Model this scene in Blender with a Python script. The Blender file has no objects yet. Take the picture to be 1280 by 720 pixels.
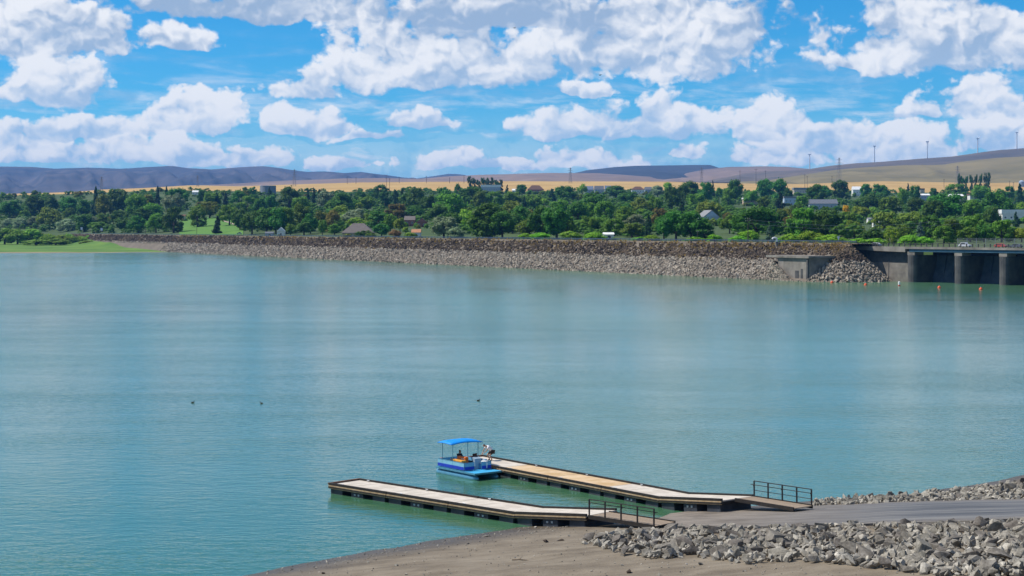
import bpy, bmesh, math, random
import numpy as np
from mathutils import Vector, Matrix, Euler

scene = bpy.context.scene
COL = scene.collection
R = math.radians

# ------------------------------------------------------------------ camera
H, F, HOR = 19.0, 2100.0, 286.0          # eye height over the water (m), focal length and horizon row in photo pixels
cam_d = bpy.data.cameras.new('camera')
cam_d.sensor_width = 36.0
cam_d.lens = 36.0 * F / 1280.0
cam_d.shift_y = -(360.0 - HOR) / 1280.0
cam_d.clip_start = 0.5
cam_d.clip_end = 60000.0
cam = bpy.data.objects.new('camera', cam_d)
cam.location = (0, 0, H)
cam.rotation_euler = (R(90), 0, 0)
COL.objects.link(cam)
scene.camera = cam

# ------------------------------------------------------------------ exposure, sun
scene.view_settings.view_transform = 'Standard'
scene.view_settings.look = 'None'
scene.view_settings.gamma = 1.0
scene.view_settings.use_curve_mapping = False
scene.view_settings.exposure = 0.12
scene.cycles.max_bounces = 6
scene.cycles.transparent_max_bounces = 6
scene.cycles.volume_bounces = 0

SUN_EL, SUN_AZ = R(52), math.atan2(-0.97, 0.12)       # azimuth measured from +Y towards +X
sd = bpy.data.lights.new('sun', 'SUN')
sd.energy = 5.0
sd.angle = R(0.5)
sd.color = (1.0, 0.95, 0.87)
sun = bpy.data.objects.new('sun', sd)
to_sun = Vector((math.sin(SUN_AZ) * math.cos(SUN_EL), math.cos(SUN_AZ) * math.cos(SUN_EL), math.sin(SUN_EL)))
sun.rotation_euler = to_sun.to_track_quat('Z', 'Y').to_euler()
sun.location = (0, 0, 200)
COL.objects.link(sun)

# ------------------------------------------------------------------ world: Nishita sky with drifting cumulus
world = bpy.data.worlds.new('World')
scene.world = world
world.use_nodes = True
world.cycles.sampling_method = 'MANUAL'
world.cycles.sample_map_resolution = 512
WT = world.node_tree
for n in list(WT.nodes):
    WT.nodes.remove(n)

class X:
    """tiny expression wrapper: arithmetic on sockets of one node tree"""
    def __init__(s, tree, v): s.t, s.v = tree, v
    def _m(s, op, *a, clamp=False):
        n = s.t.nodes.new('ShaderNodeMath'); n.operation = op; n.use_clamp = clamp
        for i, q in enumerate((s,) + a):
            q = q.v if isinstance(q, X) else q
            if isinstance(q, (int, float)): n.inputs[i].default_value = q
            else: s.t.links.new(q, n.inputs[i])
        return X(s.t, n.outputs[0])
    def __add__(s, o): return s._m('ADD', o)
    def __radd__(s, o): return s._m('ADD', o)
    def __sub__(s, o): return s._m('SUBTRACT', o)
    def __rsub__(s, o): return X(s.t, float(o))._m('SUBTRACT', s)
    def __mul__(s, o): return s._m('MULTIPLY', o)
    def __rmul__(s, o): return s._m('MULTIPLY', o)
    def __truediv__(s, o): return s._m('DIVIDE', o)
    def max(s, o): return s._m('MAXIMUM', o)
    def min(s, o): return s._m('MINIMUM', o)
    def sqrt(s): return s._m('SQRT')
    def abs(s): return s._m('ABSOLUTE')
    def clamp(s): return s._m('ADD', 0.0, clamp=True)
    def gt(s, o): return s._m('GREATER_THAN', o)
    def smooth(s, a, b):
        n = s.t.nodes.new('ShaderNodeMapRange'); n.interpolation_type = 'SMOOTHSTEP'
        n.inputs['From Min'].default_value = a; n.inputs['From Max'].default_value = b
        s.t.links.new(s.v, n.inputs['Value'])
        return X(s.t, n.outputs['Result'])

def comb(t, x, y, z=0.0):
    n = t.nodes.new('ShaderNodeCombineXYZ')
    for i, q in enumerate((x, y, z)):
        q = q.v if isinstance(q, X) else q
        if isinstance(q, (int, float)): n.inputs[i].default_value = q
        else: t.links.new(q, n.inputs[i])
    return n.outputs[0]

def noise(t, vec, scale, detail=6.0, rough=0.55, dist=0.0):
    n = t.nodes.new('ShaderNodeTexNoise')
    n.inputs['Scale'].default_value = scale
    n.inputs['Detail'].default_value = detail
    n.inputs['Roughness'].default_value = rough
    n.inputs['Distortion'].default_value = dist
    t.links.new(vec, n.inputs['Vector'])
    return n

def mixc(t, fac, a, b, blend='MIX'):
    n = t.nodes.new('ShaderNodeMix'); n.data_type = 'RGBA'; n.blend_type = blend
    for i, q in ((0, fac), (6, a), (7, b)):
        q = q.v if isinstance(q, X) else q
        if isinstance(q, (int, float)): n.inputs[i].default_value = q
        elif isinstance(q, (tuple, list)): n.inputs[i].default_value = tuple(q) + (1.0,) * (4 - len(q))
        else: t.links.new(q, n.inputs[i])
    return n.outputs[2]

def build_world():
    t = WT
    sky = t.nodes.new('ShaderNodeTexSky')
    sky.sky_type = 'NISHITA'
    sky.sun_disc = False
    sky.sun_elevation = SUN_EL
    sky.sun_rotation = SUN_AZ
    sky.altitude = 1300.0
    sky.air_density = 1.0
    sky.dust_density = 0.2
    sky.ozone_density = 3.0
    hs = t.nodes.new('ShaderNodeHueSaturation')
    hs.inputs['Saturation'].default_value = 1.12
    hs.inputs['Value'].default_value = 0.80
    t.links.new(mixc(t, 1.0, sky.outputs[0], (0.42, 0.86, 1.12), 'MULTIPLY'), hs.inputs['Color'])
    tc = t.nodes.new('ShaderNodeTexCoord')
    sep = t.nodes.new('ShaderNodeSeparateXYZ')
    t.links.new(tc.outputs['Generated'], sep.inputs[0])
    dx, dy, dz = (X(t, sep.outputs[i]) for i in range(3))
    az = dx._m('ARCTAN2', dy)
    tt = dz / (dx * dx + dy * dy).sqrt().max(1e-4)
    U = az * 2100.0
    V = tt * 2100.0
    # wind-torn edges: warp the lookup position
    p0 = comb(t, U, V)
    w1 = noise(t, p0, 1 / 70.0, 3.0, 0.6)
    ws = t.nodes.new('ShaderNodeSeparateXYZ'); t.links.new(w1.outputs['Color'], ws.inputs[0])
    Uw = U + (X(t, ws.outputs[0]) - 0.5) * 75.0
    Vw = V + (X(t, ws.outputs[1]) - 0.5) * 34.0
    pw = comb(t, Uw, Vw)
    # cumulus masses: centre x, base y, half width, height (photo rows measured above the horizon)
    BL = [(50, 70, 150, 80), (118, 52, 48, 38), (218, 60, 60, 34), (330, 24, 220, 46), (62, 138, 82, 84),
          (20, 195, 60, 40),
          (560, 112, 195, 108), (382, 122, 48, 42), (660, 40, 260, 60), (830, 98, 215, 112), (718, 118, 62, 20),
          (1190, 88, 165, 104), (1080, 84, 46, 22),
          (245, 166, 82, 52), (95, 178, 120, 36), (385, 172, 92, 36), (540, 162, 48, 36), (470, 178, 60, 16),
          (700, 174, 62, 44), (815, 176, 115, 54), (968, 178, 62, 54), (1070, 194, 110, 46), (1226, 152, 80, 58),
          (1150, 148, 44, 26),
          (45, 206, 80, 30), (150, 208, 66, 40), (235, 208, 62, 40), (325, 210, 66, 30), (410, 212, 60, 20),
          (560, 212, 70, 26), (640, 216, 70, 22), (735, 214, 100, 36), (850, 200, 40, 24), (985, 208, 90, 44),
          (1110, 206, 120, 54), (1240, 192, 100, 50)]
    best = None; hv = None
    for cx, yb, hw, hh in BL:
        a = math.atan((cx - 640) / 2100.0)
        ca = math.cos(a)
        hh *= 1.10; hw *= 0.92
        cu, cv = a * 2100.0, (286 - yb + 0.22 * hh) * ca
        n = t.nodes.new('ShaderNodeVectorMath'); n.operation = 'MULTIPLY_ADD'
        t.links.new(pw, n.inputs[0])
        n.inputs[1].default_value = (1 / hw, 1 / (0.80 * hh), 0)
        n.inputs[2].default_value = (-cu / hw, -cv / (0.80 * hh), 0)
        s2 = t.nodes.new('ShaderNodeSeparateXYZ'); t.links.new(n.outputs[0], s2.inputs[0])
        u, v = X(t, s2.outputs[0]), X(t, s2.outputs[1])
        vv = v.max(v * -3.2)
        b = 1.0 - (u * u + vv * vv).sqrt()
        if best is None: best, hv = b, v
        else:
            g = ((b - best) * 3.0 + 0.5).clamp()
            hv = hv + (v - hv) * g
            best = best.max(b)
    # the same kind of broken cumulus elsewhere round the sky
    pl = comb(t, dx / (dz.max(0.0) + 0.10), dy / (dz.max(0.0) + 0.10), 3.7)
    gen = (X(t, noise(t, pl, 1.1, 3.0, 0.5).outputs['Fac']) - 0.50) * 4.2
    outside = az.abs().smooth(0.31, 0.40).max(tt.smooth(0.145, 0.20))
    best = best + (gen - best) * outside
    hv = hv + (0.35 - hv) * outside
    # billows, sampled twice: here and a little towards the sun
    w2 = noise(t, comb(t, U, V), 1 / 17.0, 3.0, 0.6)
    ws2 = t.nodes.new('ShaderNodeSeparateXYZ'); t.links.new(w2.outputs['Color'], ws2.inputs[0])
    Ub = Uw + (X(t, ws2.outputs[0]) - 0.5) * 16.0
    Vb = Vw + (X(t, ws2.outputs[1]) - 0.5) * 16.0
    def billow(du, dv):
        q = comb(t, Ub + du, (Vb + dv) * 1.2)
        out = None
        for sc, k in ((1 / 66.0, 0.55), (1 / 29.0, 0.30), (1 / 12.5, 0.15)):
            n = t.nodes.new('ShaderNodeTexVoronoi'); n.voronoi_dimensions = '2D'; n.feature = 'SMOOTH_F1'
            n.inputs['Scale'].default_value = sc; n.inputs['Smoothness'].default_value = 0.30
            t.links.new(q, n.inputs['Vector'])
            b = (0.78 - X(t, n.outputs['Distance'])) * k
            out = b if out is None else out + b
        return out
    b1, b2 = billow(0, 0), billow(-6.0, 9.0)
    sc1 = comb(t, U, V * 1.2)
    f1 = X(t, noise(t, sc1, 1 / 34.0, 9.0, 0.60, 0.2).outputs['Fac'])
    f0 = X(t, noise(t, comb(t, U, V * 1.7), 1 / 140.0, 4.0, 0.55).outputs['Fac'])
    dens = best * 1.05 + (b1 - 0.34) * 1.25 + (f1 - 0.5) * 1.20 + (f0 - 0.5) * 1.1 + 0.03
    alpha = dens.smooth(0.02, 0.34)
    # thin veils stretched along the horizon between the cumulus rows
    veil = X(t, noise(t, comb(t, U * 0.35, V * 1.6, 5.0), 1 / 40.0, 6.0, 0.62, 0.3).outputs['Fac'])
    veil = veil.smooth(0.42, 0.74) * (1.0 - tt.smooth(0.05, 0.13)) * 0.80
    alpha = alpha.max(veil).max((1.0 - tt.smooth(0.018, 0.075)) * 0.62)
    lit = hv * 0.55 + 0.46 + (b1 - b2) * 1.9 + (f1 - 0.5) * 0.7 + (f0 - 0.5) * 1.9 - (dens - 0.5).max(0.0) * 0.10
    # the highest masses in view hang nearer and show their grey bases
    lit = lit - tt.smooth(0.100, 0.135) * 0.34
    shd = mixc(t, tt.smooth(0.05, 0.13), (0.44, 0.62, 0.84), (0.36, 0.49, 0.68))
    cl = mixc(t, lit.smooth(0.0, 0.95), shd, (0.97, 0.98, 1.0))
    bg1 = t.nodes.new('ShaderNodeBackground'); bg1.inputs['Strength'].default_value = 0.13
    t.links.new(hs.outputs[0], bg1.inputs['Color'])
    bg2 = t.nodes.new('ShaderNodeBackground'); bg2.inputs['Strength'].default_value = 0.92
    t.links.new(cl, bg2.inputs['Color'])
    mx = t.nodes.new('ShaderNodeMixShader')
    up = dz.smooth(-0.02, 0.0)
    t.links.new((alpha * 0.97 * up).v, mx.inputs[0])
    t.links.new(bg1.outputs[0], mx.inputs[1]); t.links.new(bg2.outputs[0], mx.inputs[2])
    out = t.nodes.new('ShaderNodeOutputWorld')
    t.links.new(mx.outputs[0], out.inputs['Surface'])
build_world()

# ------------------------------------------------------------------ helpers
def P(x, y, z=0.0):
    """photo pixel + height of the surface it lies on -> point"""
    d = (H - z) * F / (y - HOR)
    return Vector(((x - 640.0) * d / F, d, z))
def PD(x, y, d):
    """photo pixel + distance -> point"""
    return Vector(((x - 640.0) * d / F, d, H + (HOR - y) * d / F))

def tag(o, label=None, cat=None, group=None, kind=None):
    if label: o['label'] = label
    if cat: o['category'] = cat
    if group: o['group'] = group
    if kind: o['kind'] = kind
    return o

class MB:
    def __init__(s): s.v, s.f = [], []
    def add(s, vs, fs):
        b = len(s.v)
        s.v.extend(tuple(q) for q in vs)
        s.f.extend(tuple(b + i for i in f) for f in fs)
        return s
    def box(s, c, d, M=None):
        hx, hy, hz = d[0] / 2, d[1] / 2, d[2] / 2
        vs = [Vector((c[0] + i * hx, c[1] + j * hy, c[2] + k * hz)) for i in (-1, 1) for j in (-1, 1) for k in (-1, 1)]
        if M: vs = [M @ q for q in vs]
        return s.add(vs, [(0, 1, 3, 2), (4, 6, 7, 5), (0, 4, 5, 1), (2, 3, 7, 6), (0, 2, 6, 4), (1, 5, 7, 3)])
    def tube(s, p, q, r, n=8, r2=None, cap=True):
        p, q = Vector(p), Vector(q); r2 = r if r2 is None else r2
        d = (q - p).normalized()
        a = d.orthogonal().normalized(); b = d.cross(a)
        vs = []
        for c, rr in ((p, r), (q, r2)):
            for i in range(n):
                an = 2 * math.pi * i / n
                vs.append(c + a * (rr * math.cos(an)) + b * (rr * math.sin(an)))
        fs = [(i, (i + 1) % n, n + (i + 1) % n, n + i) for i in range(n)]
        if cap: fs += [tuple(range(n - 1, -1, -1)), tuple(range(n, 2 * n))]
        return s.add(vs, fs)
    def path(s, pts, r, n=6):
        for a, b in zip(pts[:-1], pts[1:]): s.tube(a, b, r, n)
        return s
    def lathe(s, prof, axis_p=(0, 0, 0), n=12, M=None):
        """prof: (radius, height) from bottom to top"""
        vs = []
        for r, z in prof:
            for i in range(n):
                an = 2 * math.pi * i / n
                q = Vector((axis_p[0] + r * math.cos(an), axis_p[1] + r * math.sin(an), axis_p[2] + z))
                vs.append(M @ q if M else q)
        fs = []
        for k in range(len(prof) - 1):
            for i in range(n):
                j = (i + 1) % n
                fs.append((k * n + i, k * n + j, (k + 1) * n + j, (k + 1) * n + i))
        fs.append(tuple(range(n - 1, -1, -1)))
        fs.append(tuple((len(prof) - 1) * n + i for i in range(n)))
        return s.add(vs, fs)
    def prism(s, poly, axis, depth):
        """poly: list of 3-D points, extruded by the vector axis*depth"""
        n = len(poly); ax = Vector(axis) * depth
        vs = [Vector(q) for q in poly] + [Vector(q) + ax for q in poly]
        fs = [tuple(range(n - 1, -1, -1)), tuple(range(n, 2 * n))]
        fs += [(i, (i + 1) % n, n + (i + 1) % n, n + i) for i in range(n)]
        return s.add(vs, fs)
    def mesh(s, name, mat=None, smooth=False):
        me = bpy.data.meshes.new(name)
        me.from_pydata(s.v, [], s.f)
        bm = bmesh.new(); bm.from_mesh(me)
        bmesh.ops.recalc_face_normals(bm, faces=bm.faces)
        bm.to_mesh(me); bm.free()
        if mat: me.materials.append(mat)
        if smooth: me.shade_smooth()
        return me
    def build(s, name, mat, parent=None, smooth=False):
        return obj(name, s.mesh(name, mat, smooth), parent)

def obj(name, data, parent=None):
    o = bpy.data.objects.new(name, data)
    COL.objects.link(o)
    if parent: o.parent = parent
    return o
def empty(name, loc=(0, 0, 0), rz=0.0):
    o = bpy.data.objects.new(name, None)
    o.empty_display_size = 0.5
    o.location = loc; o.rotation_euler = (0, 0, rz)
    COL.objects.link(o)
    return o
def np_mesh(name, V, Fq, mat, smooth=False):
    """V: (n,3) array, Fq: (m,k) array of equal-sized faces"""
    me = bpy.data.meshes.new(name)
    V = np.asarray(V, dtype=np.float32); Fq = np.asarray(Fq, dtype=np.int32)
    me.vertices.add(len(V)); me.vertices.foreach_set('co', V.ravel())
    k = Fq.shape[1]
    me.loops.add(Fq.size); me.loops.foreach_set('vertex_index', Fq.ravel())
    me.polygons.add(len(Fq))
    me.polygons.foreach_set('loop_start', np.arange(0, Fq.size, k, dtype=np.int32))
    me.polygons.foreach_set('loop_total', np.full(len(Fq), k, dtype=np.int32))
    me.update(calc_edges=True); me.validate()
    if mat: me.materials.append(mat)
    if smooth: me.shade_smooth()
    else: me.shade_flat()
    return me
def grid_faces(nr, nc):
    i = np.arange(nr - 1)[:, None] * nc + np.arange(nc - 1)[None, :]
    i = i.ravel()
    return np.stack([i, i + 1, i + nc + 1, i + nc], 1)

# value noise in numpy for the terrain
_rng = np.random.RandomState(11)
_tab = _rng.rand(256, 256)
def vnoise(x, y):
    x = np.asarray(x, float); y = np.asarray(y, float)
    xi = np.floor(x).astype(int); yi = np.floor(y).astype(int)
    fx = x - xi; fy = y - yi
    fx = fx * fx * (3 - 2 * fx); fy = fy * fy * (3 - 2 * fy)
    g = lambda a, b: _tab[a & 255, b & 255]
    return (g(xi, yi) * (1 - fx) + g(xi + 1, yi) * fx) * (1 - fy) + (g(xi, yi + 1) * (1 - fx) + g(xi + 1, yi + 1) * fx) * fy
def fbm(x, y, o=5, gain=0.5):
    s = 0; a = 1; n = 0
    for k in range(o):
        s = s + a * vnoise(x * 2 ** k + 17 * k, y * 2 ** k + 5 * k); n += a; a *= gain
    return s / n
def lut(pts, x):
    return np.interp(x, [p[0] for p in pts], [p[1] for p in pts])

# ------------------------------------------------------------------ materials
def newmat(name):
    m = bpy.data.materials.new(name); m.use_nodes = True
    t = m.node_tree
    b = t.nodes['Principled BSDF']
    return m, t, b
def coords(t, which='Object'):
    n = t.nodes.new('ShaderNodeTexCoord'); return n.outputs[which]
def ramp(t, fac, stops):
    n = t.nodes.new('ShaderNodeValToRGB')
    e = n.color_ramp.elements
    while len(e) > 1: e.remove(e[-1])
    e[0].position, e[0].color = stops[0][0], tuple(stops[0][1]) + (1,)
    for p, c in stops[1:]:
        q = e.new(p); q.color = tuple(c) + (1,)
    t.links.new(fac, n.inputs[0])
    return n.outputs[0]
def bump(t, b, height, strength=0.4, dist=0.05):
    n = t.nodes.new('ShaderNodeBump')
    n.inputs['Strength'].default_value = strength
    n.inputs['Distance'].default_value = dist
    t.links.new(height, n.inputs['Height'])
    t.links.new(n.outputs[0], b.inputs['Normal'])
def stretch(t, vec, s, rz=0.0):
    n = t.nodes.new('ShaderNodeMapping')
    n.inputs['Scale'].default_value = s
    n.inputs['Rotation'].default_value = (0, 0, rz)
    t.links.new(vec, n.inputs['Vector'])
    return n.outputs[0]
def mottled(name, c1, c2, scale=4.0, rough=0.8, detail=6.0, bmp=0.0, bdist=0.02, metal=0.0, rnd=0.0, which='Object', spec=0.3, mid=0.5):
    """two-tone noise colour with optional relief and per-object value variation"""
    m, t, b = newmat(name)
    v = coords(t, which)
    n = noise(t, v, scale, detail, 0.6)
    c = ramp(t, n.outputs['Fac'], [(mid - 0.2, c1), (mid + 0.2, c2)])
    if rnd:
        oi = t.nodes.new('ShaderNodeObjectInfo')
        h = t.nodes.new('ShaderNodeHueSaturation')
        r = X(t, oi.outputs['Random'])
        t.links.new((r * (2 * rnd) + (1 - rnd)).v, h.inputs['Value'])
        t.links.new(c, h.inputs['Color'])
        c = h.outputs[0]
    t.links.new(c, b.inputs['Base Color'])
    b.inputs['Roughness'].default_value = rough
    b.inputs['Metallic'].default_value = metal
    b.inputs['Specular IOR Level'].default_value = spec
    if bmp: bump(t, b, n.outputs['Fac'], bmp, bdist)
    return m
def paint(name, c, rough=0.45, var=0.12, metal=0.0, scale=3.0):
    return mottled(name, tuple(q * (1 - var) for q in c), tuple(min(1, q * (1 + var)) for q in c), scale, rough, 5.0, 0.0, 0.0, metal)

def water_material():
    m, t, b = newmat('lake_water')
    v = coords(t)
    b.inputs['Base Color'].default_value = (0.016, 0.080, 0.062, 1)
    b.inputs['IOR'].default_value = 1.55
    big = noise(t, stretch(t, v, (0.010, 0.004, 1)), 1.0, 3.0, 0.5)
    t.links.new((X(t, big.outputs['Fac']).smooth(0.35, 0.65) * 0.06 + 0.10).v, b.inputs['Roughness'])
    n1 = noise(t, stretch(t, v, (0.55, 1.0, 1), 0.18), 0.9, 3.0, 0.55)
    n2 = noise(t, stretch(t, v, (0.5, 1.0, 1), -0.25), 3.4, 2.0, 0.5)
    n3 = noise(t, stretch(t, v, (0.05, 0.12, 1), 0.1), 1.0, 2.0, 0.5)
    h = X(t, n1.outputs['Fac']) * 0.75 + X(t, n2.outputs['Fac']) * 0.25
    # wind lanes: ruffled and calmer strips lying across the lake
    lane = noise(t, stretch(t, v, (0.004, 0.022, 1), 0.05), 1.0, 4.0, 0.55, 0.6)
    h = h * (X(t, n3.outputs['Fac']) * 1.1 + 0.25) * (X(t, lane.outputs['Fac']).smooth(0.34, 0.64) * 0.55 + 0.50)
    bump(t, b, h.v, 0.40, 0.30)
    # silt: turbid green body colour, patchy
    c = ramp(t, big.outputs['Fac'], [(0.35, (0.048, 0.142, 0.072)), (0.65, (0.078, 0.182, 0.098))])
    t.links.new(c, b.inputs['Base Color'])
    return m
M_water = water_material()

def sand_material():
    m, t, b = newmat('beach_sand')
    g = t.nodes.new('ShaderNodeNewGeometry')
    sp = t.nodes.new('ShaderNodeSeparateXYZ'); t.links.new(g.outputs['Position'], sp.inputs[0])
    z = X(t, sp.outputs[2])
    v = coords(t)
    n = noise(t, v, 0.35, 8.0, 0.62)
    n2 = noise(t, stretch(t, v, (0.25, 1.2, 1), 0.66), 0.8, 5.0, 0.6)
    n3 = noise(t, v, 9.0, 4.0, 0.7)
    f = X(t, n.outputs['Fac']) * 0.5 + X(t, n2.outputs['Fac']) * 0.35 + X(t, n3.outputs['Fac']) * 0.2
    dry = ramp(t, f.v, [(0.38, (0.108, 0.083, 0.055)), (0.52, (0.178, 0.143, 0.100)), (0.66, (0.25, 0.208, 0.152))])
    wet = mixc(t, 0.72, dry, (0.050, 0.036, 0.022))
    edge = (z + (X(t, n2.outputs['Fac']) - 0.5) * 0.5).smooth(0.03, 0.75)
    t.links.new(mixc(t, edge, wet, dry), b.inputs['Base Color'])
    t.links.new((edge * 0.45 + 0.45).v, b.inputs['Roughness'])
    b.inputs['Specular IOR Level'].default_value = 0.35
    bump(t, b, (X(t, n3.outputs['Fac']) * 0.35 + X(t, n2.outputs['Fac'])).v, 0.6, 0.12)
    return m
M_sand = sand_material()

def ramp_material():
    m, t, b = newmat('ramp_concrete')
    v = coords(t, 'UV')
    n = noise(t, stretch(t, v, (2.2, 26.0, 1)), 1.0, 6.0, 0.6)
    n2 = noise(t, stretch(t, v, (10.0, 10.0, 1)), 1.0, 5.0, 0.6)
    sp = t.nodes.new('ShaderNodeSeparateXYZ'); t.links.new(v, sp.inputs[0])
    u, w = X(t, sp.outputs[0]), X(t, sp.outputs[1])
    base = ramp(t, n.outputs['Fac'], [(0.34, (0.040, 0.042, 0.048)), (0.47, (0.095, 0.096, 0.100)), (0.62, (0.20, 0.19, 0.175))])
    silt = ramp(t, n2.outputs['Fac'], [(0.35, (0.120, 0.096, 0.072)), (0.65, (0.24, 0.20, 0.158))])
    # silt left by the lake on the low end and blown along the edges
    e = ((w - 0.5).abs() * 2.0).smooth(0.72, 1.0) * 0.55
    f = (1.0 - (u + (X(t, n2.outputs['Fac']) - 0.5) * 0.25).smooth(0.16, 0.62)).max(e)
    t.links.new(mixc(t, f, base, silt), b.inputs['Base Color'])
    b.inputs['Roughness'].default_value = 0.85
    bump(t, b, n.outputs['Fac'], 0.3, 0.05)
    return m
M_ramp = ramp_material()

def rock_material(name, c1, c2, c3, sc=1.2, hue=0.03):
    m, t, b = newmat(name)
    v = coords(t)
    n = noise(t, v, sc, 8.0, 0.65)
    n2 = noise(t, v, sc * 7, 4.0, 0.7)
    f = X(t, n.outputs['Fac']) * 0.65 + X(t, n2.outputs['Fac']) * 0.35
    big = noise(t, v, 0.035, 4.0, 0.6)
    f = f + (X(t, big.outputs['Fac']) - 0.5) * 0.22
    c = ramp(t, f.v, [(0.34, c1), (0.5, c2), (0.66, c3)])
    at = t.nodes.new('ShaderNodeAttribute'); at.attribute_name = 'tone'
    warm = None
    oi = t.nodes.new('ShaderNodeObjectInfo')
    r = X(t, oi.outputs['Random'])
    h = t.nodes.new('ShaderNodeHueSaturation')
    t.links.new((r * hue + (0.5 - hue / 2)).v, h.inputs['Hue'])
    t.links.new((X(t, at.outputs['Fac']) * 0.50 + r * 0.40 + 0.50).v, h.inputs['Value'])
    t.links.new(c, h.inputs['Color'])
    t.links.new(h.outputs[0], b.inputs['Base Color'])
    b.inputs['Roughness'].default_value = 0.9
    b.inputs['Specular IOR Level'].default_value = 0.2
    bump(t, b, f.v, 0.6, 0.06)
    return m
M_rock = rock_material('shore_limestone', (0.10, 0.088, 0.072), (0.25, 0.222, 0.185), (0.43, 0.39, 0.335))
M_rock_pale = rock_material('bleached_riprap', (0.17, 0.138, 0.105), (0.31, 0.262, 0.21), (0.44, 0.385, 0.315), 0.5)
M_rock_dark = rock_material('weathered_riprap', (0.035, 0.025, 0.020), (0.085, 0.062, 0.046), (0.19, 0.135, 0.085), 0.12)

# ------------------------------------------------------------------ water, shore, ramp
def big_sheet(name, x0, x1, y0, y1, z, mat, nx=2, ny=2):
    xs = np.linspace(x0, x1, nx); ys = np.linspace(y0, y1, ny)
    gx, gy = np.meshgrid(xs, ys)
    V = np.stack([gx.ravel(), gy.ravel(), np.full(gx.size, z)], 1)
    return obj(name, np_mesh(name, V, grid_faces(ny, nx), mat))
lake = tag(big_sheet('water', -6000, 6000, -60, 2300, 0.0, M_water), kind='structure')

SHORE_PX = [(300, 720), (370, 706), (470, 687.5), (560, 672.5), (620, 663), (645, 659), (730, 653), (815, 647.5), (852, 641),
            (930, 633), (1020, 625.5), (1090, 621.5), (1150, 616), (1225, 605), (1280, 594)]
SHORE = [(-160.0, -80.0), (-60.0, -5.0), (-24.0, 50.0), (-17.5, 80.0)] + [tuple(P(x, y)[:2]) for x, y in SHORE_PX] + [(70, 148), (140, 178), (400, 260)]
SHORE = np.array(SHORE)
def shore_dist(x, y):
    """signed distance from the waterline, positive on land (to the right-hand, camera side)"""
    x = np.atleast_1d(np.asarray(x, float)); y = np.atleast_1d(np.asarray(y, float))
    best = np.full(x.shape, 1e9); sgn = np.ones(x.shape)
    for a, b in zip(SHORE[:-1], SHORE[1:]):
        d = b - a; L2 = d @ d
        t = np.clip(((x - a[0]) * d[0] + (y - a[1]) * d[1]) / L2, 0, 1)
        px, py = a[0] + t * d[0], a[1] + t * d[1]
        q = np.hypot(x - px, y - py)
        cr = d[0] * (y - a[1]) - d[1] * (x - a[0])
        m = q < best
        best = np.where(m, q, best); sgn = np.where(m, np.where(cr < 0, 1.0, -1.0), sgn)
    return best * sgn
def shore_z(x, y, rough=True):
    s = shore_dist(x, y)
    z = np.where(s < 0, np.maximum(0.10 * s, -4.0), 0.115 * s)
    z = np.where(s > 46, 5.29 + (s - 46) * 0.338, z)
    z = np.minimum(z, 17.3)
    r = np.hypot(np.atleast_1d(np.asarray(x, float)), np.atleast_1d(np.asarray(y, float)))
    z = np.maximum(z, 17.3 - np.maximum(r - 4.0, 0) * 0.5)          # the knoll one stands on
    if rough:
        x = np.atleast_1d(np.asarray(x, float)); y = np.atleast_1d(np.asarray(y, float))
        a = np.clip((s + 1) / 8, 0, 1)
        z = z + a * ((fbm(x * 0.18, y * 0.18, 4) - 0.5) * 0.30 + (fbm(x * 1.1, y * 1.1, 3) - 0.5) * 0.07)
        z = z + (fbm(x * 0.35 + 9, y * 0.35, 3) - 0.5) * 0.10 * np.clip(1 - np.abs(s) / 6, 0, 1)
    return z
_gx = np.arange(-40, 80, 0.25); _gy = np.arange(60, 160, 0.25)
_gz = shore_z(*[q.ravel() for q in np.meshgrid(_gx, _gy)]).reshape(len(_gy), len(_gx)).tolist()
def sz(x, y):
    i, j = (x + 40) * 4, (y - 60) * 4
    a, b = int(i), int(j)
    if 0 <= i and 0 <= j and a < len(_gx) - 1 and b < len(_gy) - 1:
        i -= a; j -= b
        r0, r1 = _gz[b], _gz[b + 1]
        return (r0[a] * (1 - i) + r0[a + 1] * i) * (1 - j) + (r1[a] * (1 - i) + r1[a + 1] * i) * j
    return float(shore_z(x, y)[0])
def ground_at(px, py):
    """photo pixel -> point on the shore"""
    z = 1.0
    for _ in range(14):
        p = P(px, py, z)
        z += (sz(p.x, p.y) - z) * 0.8
    p = P(px, py, z); p.z = sz(p.x, p.y)
    return p
def make_shore():
    xs = np.concatenate([np.linspace(-160, -22, 40), np.linspace(-21.5, 46, 190), np.linspace(47, 300, 60)])
    ys = np.concatenate([np.linspace(-60, 66, 40), np.linspace(66.5, 136, 200), np.linspace(137, 260, 40)])
    gx, gy = np.meshgrid(xs, ys)
    z = shore_z(gx.ravel(), gy.ravel())
    V = np.stack([gx.ravel(), gy.ravel(), z], 1)
    return tag(obj('beach', np_mesh('beach', V, grid_faces(len(ys), len(xs)), M_sand, True)), kind='structure')
make_shore()

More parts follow.
